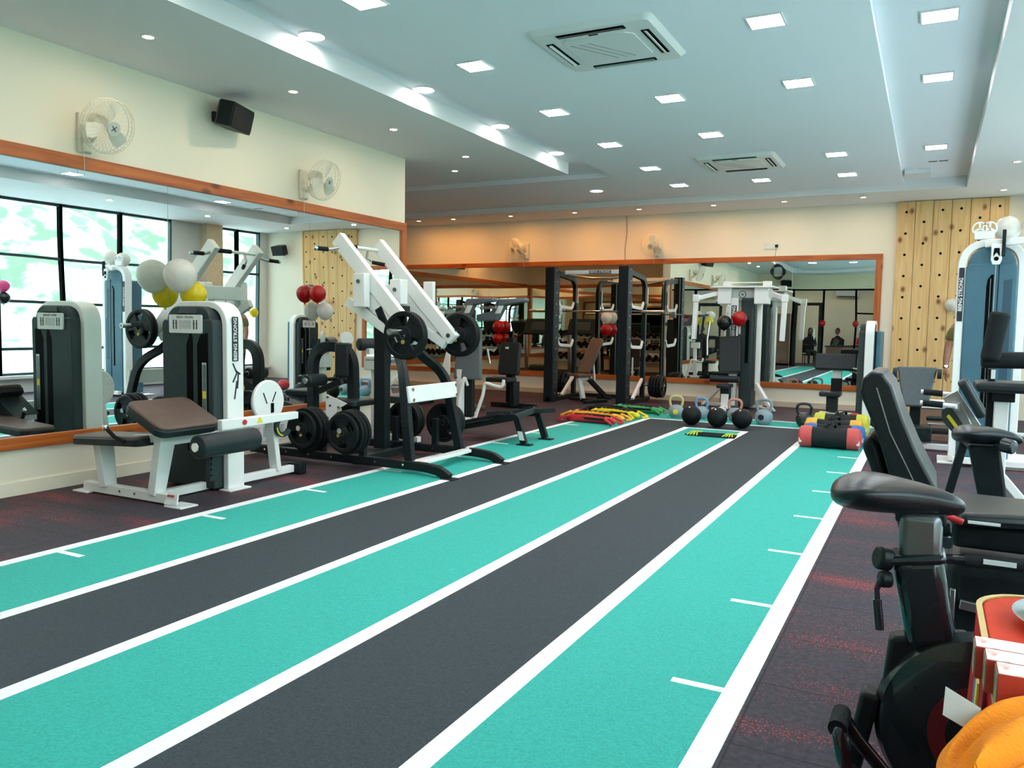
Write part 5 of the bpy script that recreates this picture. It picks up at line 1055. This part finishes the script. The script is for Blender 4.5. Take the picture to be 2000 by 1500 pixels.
q = MB(); q.cyl((.125, 2.78, .609), (.42, 2.78, .6215), .0195, seg=16); q.obj('foam_grip', FOAM, h_); q = MB(); q.box((.215, 2.7615, .617), (.085, .006, .014)); q.obj('white_sticker', PLAC, h_, smooth=0)
q = MB(); q.cyl((.055, 2.77, .745), (.115, 2.765, .728), .0095, seg=12); q.obj('red_lever', RED, t, .003); q = MB(); q.box((.17, 2.78, .728), (.085, .006, .008)).cyl((.035, 2.8, .74), (.035, 2.8, .69), .012); q.obj('lever_strip', PLAC, t, smooth=0)
q = MB(); q.bx(.08, .75, 2.86, 3.14, .22, .58); q.obj('body_cover', BLACK, t, .04, 3)
q = MB(); q.beam((.10, 2.84, .50), (.10, 2.84, .40), .016, .016, (1, 0, 0)).beam((.12, 2.84, .455), (.60, 2.84, .40), .02, .03).beam((.24, 2.83, .50), (.7, 2.83, .43), .02, .014); q.obj('seat_rail', STEEL, t, .003)
q = MB(); q.beam((-.05, 3.0, .05), (1.3, 3.0, .05), .12, .09).beam((-.02, 2.75, .03), (-.02, 3.25, .03), .08, .05).beam((1.3, 2.75, .03), (1.3, 3.25, .03), .08, .05).bx(.0, .25, 2.94, 3.06, .08, .5); q.obj('floor_frame', BLACK, t, .01)
q = MB(); q.bx(.95, 1.35, 2.92, 3.08, .1, .62).beam((1.2, 3.0, .6), (1.05, 3.0, 1.05), .08, .08, (0, 1, 0)).box((1.03, 3.0, 1.12), (.05, .28, .2)); q.obj('front_body', BLACK, t, .03, 3)
t = T('upright_bike', 'upright exercise bike with black saddle on a broad slanted post beyond the recumbent bike', 'exercise bike', (.3, 4.0, 0), 'exercise bikes')
saddle(t, .10, 4.0, .868, .27)
q = MB(); q.prism([(.165, .815), (.285, .82), (.355, .40), (.40, .10), (.25, .10), (.235, .50)], (0, 4.05, 0), (1, 0, 0), (0, 0, 1), .09); q.obj('seat_pillar', BLACK, t, .012, 3)
q = MB(); q.cyl((.285, 3.93, .835), (.33, 3.90, .828), .03, seg=22).cyl((.26, 3.95, .83), (.29, 3.93, .835), .01); q.obj('adjust_knob', GLOSSB, t, .008)
q = MB(); q.bx(.25, 1.1, 3.93, 4.07, .05, .32).beam((.4, 4.0, .3), (1.0, 4.0, .42), .10, .2).beam((1.0, 4.0, .3), (.85, 4.0, 1.1), .08, .1, (0, 1, 0)); q.obj('body', BLACK, t, .03, 3)
q = MB(); q.beam((.28, 3.75, .03), (.28, 4.25, .03), .08, .05).beam((1.08, 3.75, .03), (1.08, 4.25, .03), .08, .05); q.obj('floor_foot', BLACK, t, .012)
q = MB(); q.tube([(.72, 3.78, 1.14), (.85, 3.8, 1.10), (.85, 4.2, 1.10), (.72, 4.22, 1.14)], .016, 10, rad=.05); q.obj('handlebar', FOAM, t); q = MB(); q.box((.88, 4.0, 1.18), (.04, .26, .18), (0, R(-20), 0)); q.obj('console', SHR, t, .02, 3)

# --- table with red cloth
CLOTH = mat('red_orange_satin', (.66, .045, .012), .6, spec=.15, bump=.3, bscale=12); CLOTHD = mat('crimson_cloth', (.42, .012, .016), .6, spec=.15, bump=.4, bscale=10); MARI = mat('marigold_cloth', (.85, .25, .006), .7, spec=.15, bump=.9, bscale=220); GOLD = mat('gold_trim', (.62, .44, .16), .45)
t = T('small_table', 'small table hidden under a red and orange satin cloth at lower right', 'table', (.53, 1.36, 0))
q = MB(); q.bx(.13, .92, .95, 1.78, .755, .785); q.obj('table_top', CARD, t, .01)
for x in (.17, .88):
    for y in (.99, 1.74): q = MB(); q.bx(x-.02, x+.02, y-.02, y+.02, 0, .755); q.obj('leg', CARD, t, .003)
t = T('table_cloth', 'red-orange satin cloth with gold edging draped over the small table', 'tablecloth', (.53, 1.36, 0))
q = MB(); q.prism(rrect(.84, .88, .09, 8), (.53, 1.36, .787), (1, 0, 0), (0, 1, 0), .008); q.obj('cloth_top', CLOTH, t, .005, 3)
q = MB(); O = rrect(.86, .90, .10, 8, .53, 1.36); P = []; n = len(O)
dense = []
for i in range(n):
    a = Vector(O[i]); b = Vector(O[(i+1) % n]); m_ = max(1, int((b-a).length/.03))
    for k in range(m_): dense.append(a+(b-a)*k/m_)
n = len(dense); ctr = Vector((.53, 1.36))
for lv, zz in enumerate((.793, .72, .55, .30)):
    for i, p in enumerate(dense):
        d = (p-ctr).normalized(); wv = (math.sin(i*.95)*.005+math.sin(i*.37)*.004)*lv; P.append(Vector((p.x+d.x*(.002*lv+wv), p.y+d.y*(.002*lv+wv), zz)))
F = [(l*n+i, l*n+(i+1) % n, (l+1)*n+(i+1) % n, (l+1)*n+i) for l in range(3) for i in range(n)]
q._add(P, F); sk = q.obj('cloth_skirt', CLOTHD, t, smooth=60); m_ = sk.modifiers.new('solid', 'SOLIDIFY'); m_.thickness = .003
q = MB(); q.rtube([(p.x*.99+.005, p.y*.992+.011, .7955) for p in dense], .003, .010, (0, 0, 1), closed=True); q.obj('gold_edging', GOLD, t, smooth=0)
t = T('steel_plate', 'round polished steel plate on the red tablecloth', 'plate', (.29, 1.64, .80))
q = MB(); q.lathe([(0, .0), (.085, .0), (.115, .012), (.138, .016), (.140, .019), (.11, .016), (.083, .004), (0, .004)], (.29, 1.64, .797), (0, 0, 1), 48); q.obj('plate_body', CHROME, t)
t = T('steel_tumbler', 'small steel vessel standing on the polished plate', 'cup', (.28, 1.64, .80))
q = MB(); q.lathe([(0, .004), (.03, .004), (.045, .03), (.042, .07), (.048, .085), (.045, .085), (.039, .07), (.041, .03), (0, .008)], (.28, 1.65, .80), (0, 0, 1), 32); q.obj('vessel_body', STEEL, t)
BOXT = mat('box_top_cream', (.80, .72, .66), .5, col2=(.72, .30, .26), scale=14, lo=.52, hi=.56); BOXS = mat('box_side_red', (.55, .05, .03), .5); BOXE = mat('box_end_print', (.35, .30, .18), .5, col2=(.10, .16, .10), scale=60)
for k in range(3):
    y = 1.352-.047*k; x = .080+.011*k
    t = T('incense_box', 'long red and cream carton on the red cloth, %s of three side by side' % ('farthest', 'middle', 'nearest')[k], 'box', (x+.14, y, .797), 'cartons on the red table')
    q = MB(); q.bx(x, x+.30, y-.022, y+.022, .797, .845); q.obj('carton_side', BOXS, t, .001); q = MB(); q.bx(x+.001, x+.299, y-.0215, y+.0215, .844, .8458); q.obj('carton_top', BOXT, t, smooth=0)
    q = MB(); q.bx(x-.001, x, y-.021, y+.021, .799, .843); q.obj('carton_end', BOXE, t, smooth=0)
def drape(name, m, label, cat, rows, thick=.004):
    me = bpy.data.meshes.new(name); bm = bmesh.new(); V = [[bm.verts.new(p) for p in r] for r in rows]
    for i in range(len(rows)-1):
        for j in range(len(rows[0])-1): bm.faces.new((V[i][j], V[i+1][j], V[i+1][j+1], V[i][j+1]))
    for f in bm.faces: f.smooth = True
    bm.to_mesh(me); bm.free(); o = bpy.data.objects.new(name, me); COL.objects.link(o); me.materials.append(m)
    s = o.modifiers.new('solid', 'SOLIDIFY'); s.thickness = thick; s = o.modifiers.new('sub', 'SUBSURF'); s.render_levels = s.levels = 2
    return tag(o, label, cat)
rows = []
CL = [(.066, .985, .022), (.070, 1.01, .045), (.080, 1.05, .062), (.098, 1.095, .070), (.13, 1.14, .072), (.17, 1.175, .074), (.22, 1.20, .078), (.28, 1.22, .080), (.35, 1.235, .075), (.42, 1.24, .06), (.46, 1.245, .03)]
for i, (x, y, hw) in enumerate(CL):
    x2, y2, _ = CL[min(i+1, 10)]; x1, y1, _ = CL[max(i-1, 0)]; d = Vector((x2-x1, y2-y1)).normalized(); n_ = Vector((-d.y, d.x)); r = []
    for j in range(13):
        v = j/12*2-1; px = x+n_.x*hw*v+.006*math.sin(i*1.3+j); py = y+n_.y*hw*v+.006*math.cos(i*.9+j*.7)
        z = .836-.026*v*v+.013*math.sin(j*1.25+i*.45)+.007*math.sin(j*2.3-i*.8)
        if px < .095: z -= (.095-px)*.45
        r.append((px, py, z))
    rows.append(r)
drape('marigold_scarf', MARI, 'bright orange cloth bunched over the table corner', 'cloth', rows, .005)
q = MB(); q.prism([(-.022, -.018), (.020, -.022), (.022, .012), (-.020, .018)], (.058, 1.15, .822), (1, -.2, -.25), (0, .35, 1), .001); tag(q.obj('paper_slip', PLAC, smooth=0), 'small white paper slip sticking out at the edge of the red table', 'paper')
YST = mat('yellow_satin', (.72, .55, .05), .45); BST = mat('blue_satin', (.02, .12, .35), .45)
for k, (y, m__, nme) in enumerate(((1.035, YST, 'yellow'), (1.0, BST, 'blue'), (1.40, BST, 'dark blue'), (1.37, YST, 'pale yellow'))):
    q = MB(); q.prism([(-.015, 0), (.015, 0), (.026, -.32), (-.018, -.32)], (.086, y, .78), (0, 1, 0), (.03, 0, 1), .004); tag(q.obj('ribbon', m__, None, .001), '%s satin ribbon hanging from the left side of the red table' % nme, 'ribbon', 'satin ribbons')
# ================================================================== SMALL THINGS ON THE FLOOR
def kettle(loc, rz, hm, label, sticker=None, s=1.0, body=None):
    t = T('kettlebell', label, 'kettlebell', loc, 'kettlebells on the back turf', rz, local=True); t.scale = (s*1.1,)*3
    q = MB(); q.lathe([(0, 0), (.055, 0), (.062, .006), (.09, .045), (.098, .085), (.09, .125), (.062, .155), (.03, .168), (0, .17)], seg=36); q.obj('body', body or KGREY, t)
    q = MB(); q.tube([(-.058, 0, .13), (-.078, 0, .18), (-.082, 0, .235), (-.06, 0, .268), (0, 0, .278), (.06, 0, .268), (.082, 0, .235), (.078, 0, .18), (.058, 0, .13)], .0165, 12, rad=.03); q.obj('handle', hm, t)
    q = MB(); q.cyl((0, -.100, .085), (0, -.085, .085), .032, seg=24); b = q.obj('badge', sticker or SHR, t)
    return t
KGREY = mat('kettlebell_grey', (.23, .30, .34), .5)
kettle((-3.22, 11.42, .005), .2, mat('kettle_pale_yellow', (.50, .46, .20), .5), 'grey kettlebell with pale yellow handle, leftmost in the row', YEL, 1.02)
kettle((-2.87, 11.50, .005), -.1, mat('kettle_blue', (.14, .30, .50), .5), 'grey kettlebell with light blue handle behind the black balls', mat('badge_blue', (.1, .25, .5), .5), .98)
kettle((-2.40, 11.52, .005), 0, mat('kettle_salmon', (.52, .22, .18), .5), 'kettlebell with salmon and grey handle behind the right black ball', None, 1.0)
k_ = kettle((-1.97, 11.32, .005), -.15, KGREY, 'all-grey kettlebell with dark round emblem standing alone on the turf', DECAL, 1.12)
kettle((-1.46, 11.40, .005), .1, GLOSSB, 'glossy black kettlebell beside the fitness bags', None, 1.02, GLOSSB)
for k, (x, y, lb) in enumerate(((-2.80, 10.68, 'left'), (-2.44, 10.62, 'middle'), (-2.13, 10.66, 'right'))):
    t = T('slam_ball', 'black rubber slam ball, the %s one of three behind the green lane end' % lb, 'ball', (x, y, .135), 'black slam balls')
    q = MB(); q.sph((x, y, .136), .131, 40); q.obj('ball_body', RUB, t); q = MB(); q.cyl((x-.01, y-.07, .243), (x-.008, y-.078, .251), .010); q.obj('valve_mark', PLAC, t)
def fbag(c, L, r, m, rz, label, m2=None):
    t = T('fitness_bag', label, 'fitness bag', c, 'black fitness bags with coloured ends', rz, local=True)
    q = MB(); P = []
    for i in range(11): P.append((r*(1+.035*math.sin(i*1.7)), -L/2+L*i/10))
    q.lathe([(0, -L/2)]+P+[(0, L/2)], (0, 0, r), (1, 0, 0), 28); q.obj('canvas_body', CANV, t)
    for s in (-1, 1):
        q = MB(); q.lathe([(r*1.05, s*(L/2-.07)), (r*1.09, s*L/2), (r*1.0, s*(L/2+.05)), (r*.6, s*(L/2+.075)), (0, s*(L/2+.08))], (0, 0, r), (1, 0, 0), 32); e = q.obj('end_cap', m, t)
        q = MB(); q.box((s*(L/2+.045), -r*.93, r*.75), (.03, .012, .05)); q.obj('white_mark', PLAC, e, smooth=0)
    for s in (-1, 1):
        q = MB(); q.rtube([(s*.05-.08*(s > 0)-.0, -.05, 2*r+.004), (s*.05, -.02, 2*r+.035), (s*.05, .04, 2*r+.03), (s*.05, .08, 2*r-.01)], .03, .008, (1, 0, 0), rad=.03); q.obj('strap_handle', CANV, t)
    return t
CAPR = mat('cap_coral_red', (.56, .07, .07), .5)
fbag((-.935, 9.45, .005), .50, .115, CAPR, R(2), 'black fitness bag with coral red ends, nearest of the pile')
fbag((-.92, 9.75, .005), .50, .115, BLU, R(3), 'black fitness bag with blue ends behind the red-ended one')
fbag((-.96, 10.12, .005), .50, .125, mat('cap_amber', (.80, .40, .03), .5), R(0), 'black fitness bag with amber orange ends, third in the pile')
fbag((-.94, 10.75, .005), .50, .13, mat('cap_lime', (.52, .52, .04), .5), R(0), 'black fitness bag with yellow-green ends, farthest in the pile')
t = T('red_ball', 'small ribbed red ball on the floor behind the fitness bags', 'ball', (-.84, 11.6, .11)); q = MB(); q.sph((-.84, 11.6, .105), .105, 28)
q.obj('ball_body', RED, t); q = MB()
for k in range(4): q.tor((-.84, 11.6, .105), (math.cos(k*PI/4), math.sin(k*PI/4), 0), .105, .003, 32, 6)
q.obj('ribs', REDM, t)
def tbag(x, y, rz, m, L, label):
    t = T('training_bag', label, 'training bag', (x, y, 0), 'coloured training bags on the turf', rz, local=True)
    q = MB(); S = [(-.5, .015), (-.46, .038), (-.3, .052), (0, .056), (.3, .052), (.46, .038), (.5, .015)]
    q.tube([(a*L, .02*math.sin(a*6), .056+.008*math.cos(a*5)) for a, r in S], [r for a, r in S], 14); q.obj('bag_body', m, t, smooth=80)
    q = MB()
    for k in range(7): q.box((L*(-.27+.09*k), 0, .116), (.055, .05, .012))
    q.box((0, -.052, .07), (L*.6, .014, .03)); q.obj('black_webbing', CANV, t, .004)
    for a, b in ((-.42, 1), (-.42, -1), (.42, 1), (.42, -1)):
        q = MB(); q.tube([(a*L, b*.05, .09), (a*L+.05*(1 if a < 0 else -1), b*.12, .10), (a*L-.10*(1 if a < 0 else -1), b*.17, .03), (a*L-.04*(1 if a < 0 else -1), b*.10, .02)], .016, 8, rad=.03); q.obj('strap', m, t)
tbag(-4.02, 10.10, R(-10), RED, .78, 'red training bag with black webbing, nearest on the turf')
tbag(-4.12, 10.55, R(-14), ORG, .95, 'orange training bag with black webbing behind the red one')
tbag(-3.98, 11.02, R(-20), YEL, .82, 'yellow and black training bag in the middle of the group')
tbag(-3.92, 11.75, R(-8), GRN, .85, 'green training bag with black webbing, farthest back')
tbag(-4.25, 11.45, R(-5), CANV, .70, 'all-black training bag lying before the green one')
t = T('agility_ladder', 'folded black agility ladder with yellow-green ties on the centre green lane', 'agility ladder', (-2.29, 9.72, 0))
q = MB(); 
for k in range(6): q.box((-2.29+.01*k, 9.60+.045*k, .018+.006*(k % 2)), (.60-.03*k, .03, .014), (0, 0, .04*(k % 3-1)))
q.obj('rungs', RUB, t, .004)
for x in (-2.50, -2.08):
    q = MB()
    for k in range(4): q.tube([(x-.06+.04*k, 9.58, .02), (x-.02+.02*k, 9.68, .05), (x-.04+.035*k, 9.84, .03)], .009, 6)
    q.obj('yellow_green_tie', mat('tie_lime_%d' % int(-x*10), (.50, .62, .06), .5), t)

# ------------------------------------------------------------------ balloons
def balloon(x, y, z, r, m, label, drop=1):
    t = T('balloon', label, 'balloon', (x, y, z), 'party balloons')
    q = MB(); P = []
    for i in range(15):
        a = -PI/2+PI*i/14; zz = math.sin(a); P.append((r*math.cos(a)*(1-.10*(zz < 0)*abs(zz)), r*zz*(1.10 if zz < 0 else 1)))
    q.lathe(P, (x, y, z), (0, 0, 1), 32); q.obj('balloon_body', m, t, smooth=80)
    q = MB(); q.cyl((x, y, z-r*1.10+.006), (x, y, z-r*1.10-.014), .004, r2=.012, seg=10); q.obj('knot', m, t); return t
bmat = balloon_mat
BW, BY, BR_, BK, BP, BB = bmat('balloon_white', (.80, .79, .74)), bmat('balloon_yellow', (.85, .68, .01)), bmat('balloon_red', (.55, .006, .010)), bmat('balloon_black', (.010, .014, .016)), bmat('balloon_pink', (.80, .12, .35)), bmat('balloon_blue', (.01, .09, .45))
balloon(-5.70, 4.84, 1.68, .14, BW, 'large white balloon on the left mirror above the weight tower')
balloon(-5.69, 4.97, 1.525, .112, BY, 'yellow balloon on the left mirror under the white one')
balloon(-5.78, 6.67, 1.60, .09, BR_, 'red balloon on the left mirror beside the white lever arms')
balloon(-5.78, 6.79, 1.42, .09, BW, 'white balloon on the left mirror just under the red one')
balloon(-5.32, 14.05, 1.47, .11, BW, 'white balloon on the back mirror seen inside the rack')
balloon(-5.32, 14.05, 1.25, .11, BR_, 'red balloon on the back mirror under the white one inside the rack')
balloon(-7.58, 14.05, 1.27, .12, BR_, 'upper red balloon on the back mirror left of the rack')
balloon(-7.60, 14.05, 1.04, .10, BR_, 'lower red balloon on the back mirror left of the rack')
balloon(-2.94, 13.05, 1.40, .115, BK, 'black balloon tied to the multi-station gym')
balloon(-2.71, 13.08, 1.47, .115, BR_, 'red balloon tied to the multi-station gym column')
balloon(.26, 14.03, 1.72, .10, BW, 'white balloon on the pine climbing wall beside the cable machine')
balloon(.62, 9.3, 2.32, .12, BW, 'cream white balloon on top of the cable machine, left one')
balloon(.86, 9.25, 2.36, .12, BW, 'cream white balloon above the cable machine, right one')
balloon(1.98, 13.7, 1.50, .10, BY, 'yellow balloon on the window wall, seen in the left mirror')
balloon(1.96, 8.06, 1.80, .10, BP, 'pink balloon on the windows, seen in the left mirror')
balloon(1.96, 8.06, 1.60, .10, BK, 'black balloon hanging under the pink one on the windows')
for x, m__, nme in ((-3.55, BR_, 'red'), (-2.4, BR_, 'second red'), (-1.45, BK, 'black')): balloon(x, YS+.12, 1.55, .11, m__, '%s balloon on the glass partition behind the camera' % nme)
# ------------------------------------------------------------------ person behind the cable machine
t = T('person', 'man in an olive t-shirt and wristwatch standing mostly hidden behind the cable machine', 'person', (.47, 11.75, 0), None, R(8), local=True)
P = [(0, .02, .98), (0, .02, 1.12), (0, .0, 1.30), (0, .01, 1.42), (0, .0, 1.52)]; E = [(0, 1), (1, 2), (2, 3), (3, 4)]; Rr = [(.15, .11), (.145, .105), (.165, .115), (.12, .08), .058]
for s in (-1, 1):
    n = len(P); P += [(s*.19, .01, 1.38), (s*.235, .02, 1.22), (s*.265, .02, 1.10), (s*.285, -.02, .94), (s*.29, -.05, .84)]; E += [(3, n), (n, n+1), (n+1, n+2), (n+2, n+3), (n+3, n+4)]; Rr += [.068, .056, .050, .044, .030]
    n = len(P); P += [(s*.10, .02, .88), (s*.11, .0, .50), (s*.115, .02, .10), (s*.12, -.12, .05)]; E += [(0, n), (n, n+1), (n+1, n+2), (n+2, n+3)]; Rr += [.10, .065, .045, .04]
skinned('body', P, E, Rr, SKIN, t)
for s in (-1, 1):
    H = [(s*.29, -.05, .845), (s*.292, -.062, .80), (s*.292, -.072, .755)]; Eh = [(0, 1), (1, 2)]; Rh = [(.026, .022), (.036, .018), (.034, .016)]
    h = skinned('hand', H, Eh, Rh, SKIN, t)
    for k in range(4):
        y = -.095+.021*k; skinned('finger', [(s*.292, y, .76), (s*.290, y-.006, .722), (s*.282, y-.006, .695), (s*.272, y-.002, .678)], [(0, 1), (1, 2), (2, 3)], [.010, .0095, .0085, .0075], SKIN, h, sub=1)
    skinned('thumb', [(s*.285, -.078, .81), (s*.278, -.112, .775), (s*.272, -.118, .742)], [(0, 1), (1, 2)], [.012, .0105, .0085], SKIN, h, sub=1)
# shirt and trousers follow the body
Ps = [(0, .02, .92), (0, .02, 1.12), (0, .0, 1.30), (0, .01, 1.425)]; Es = [(0, 1), (1, 2), (2, 3)]; Rs = [(.17, .13), (.165, .125), (.185, .13), (.13, .09)]
for s in (-1, 1): n = len(Ps); Ps += [(s*.19, .01, 1.385), (s*.232, .02, 1.24), (s*.245, .02, 1.18)]; Es += [(3, n), (n, n+1), (n+1, n+2)]; Rs += [.085, .074, .072]
skinned('t_shirt', Ps, Es, Rs, OLIVE, t)
Pt = [(0, .02, .95)]; Et = []; Rt = [(.16, .12)]
for s in (-1, 1): n = len(Pt); Pt += [(s*.10, .02, .85), (s*.11, .0, .50), (s*.115, .02, .10)]; Et += [(0, n), (n, n+1), (n+1, n+2)]; Rt += [.115, .082, .065]
skinned('trousers', Pt, Et, Rt, DARKC, t)
head(t, (0, -.02, 1.66), 1.05)
q = MB(); q.lathe([(.031, -.012), (.036, -.012), (.036, .012), (.031, .012)], (-.29, -.045, .865), (0, .3, 1), 24, closed=True); q.cyl((-.29, -.088, .87), (-.29, -.078, .868), .018); q.obj('wristwatch', CHROME, t, world=False)
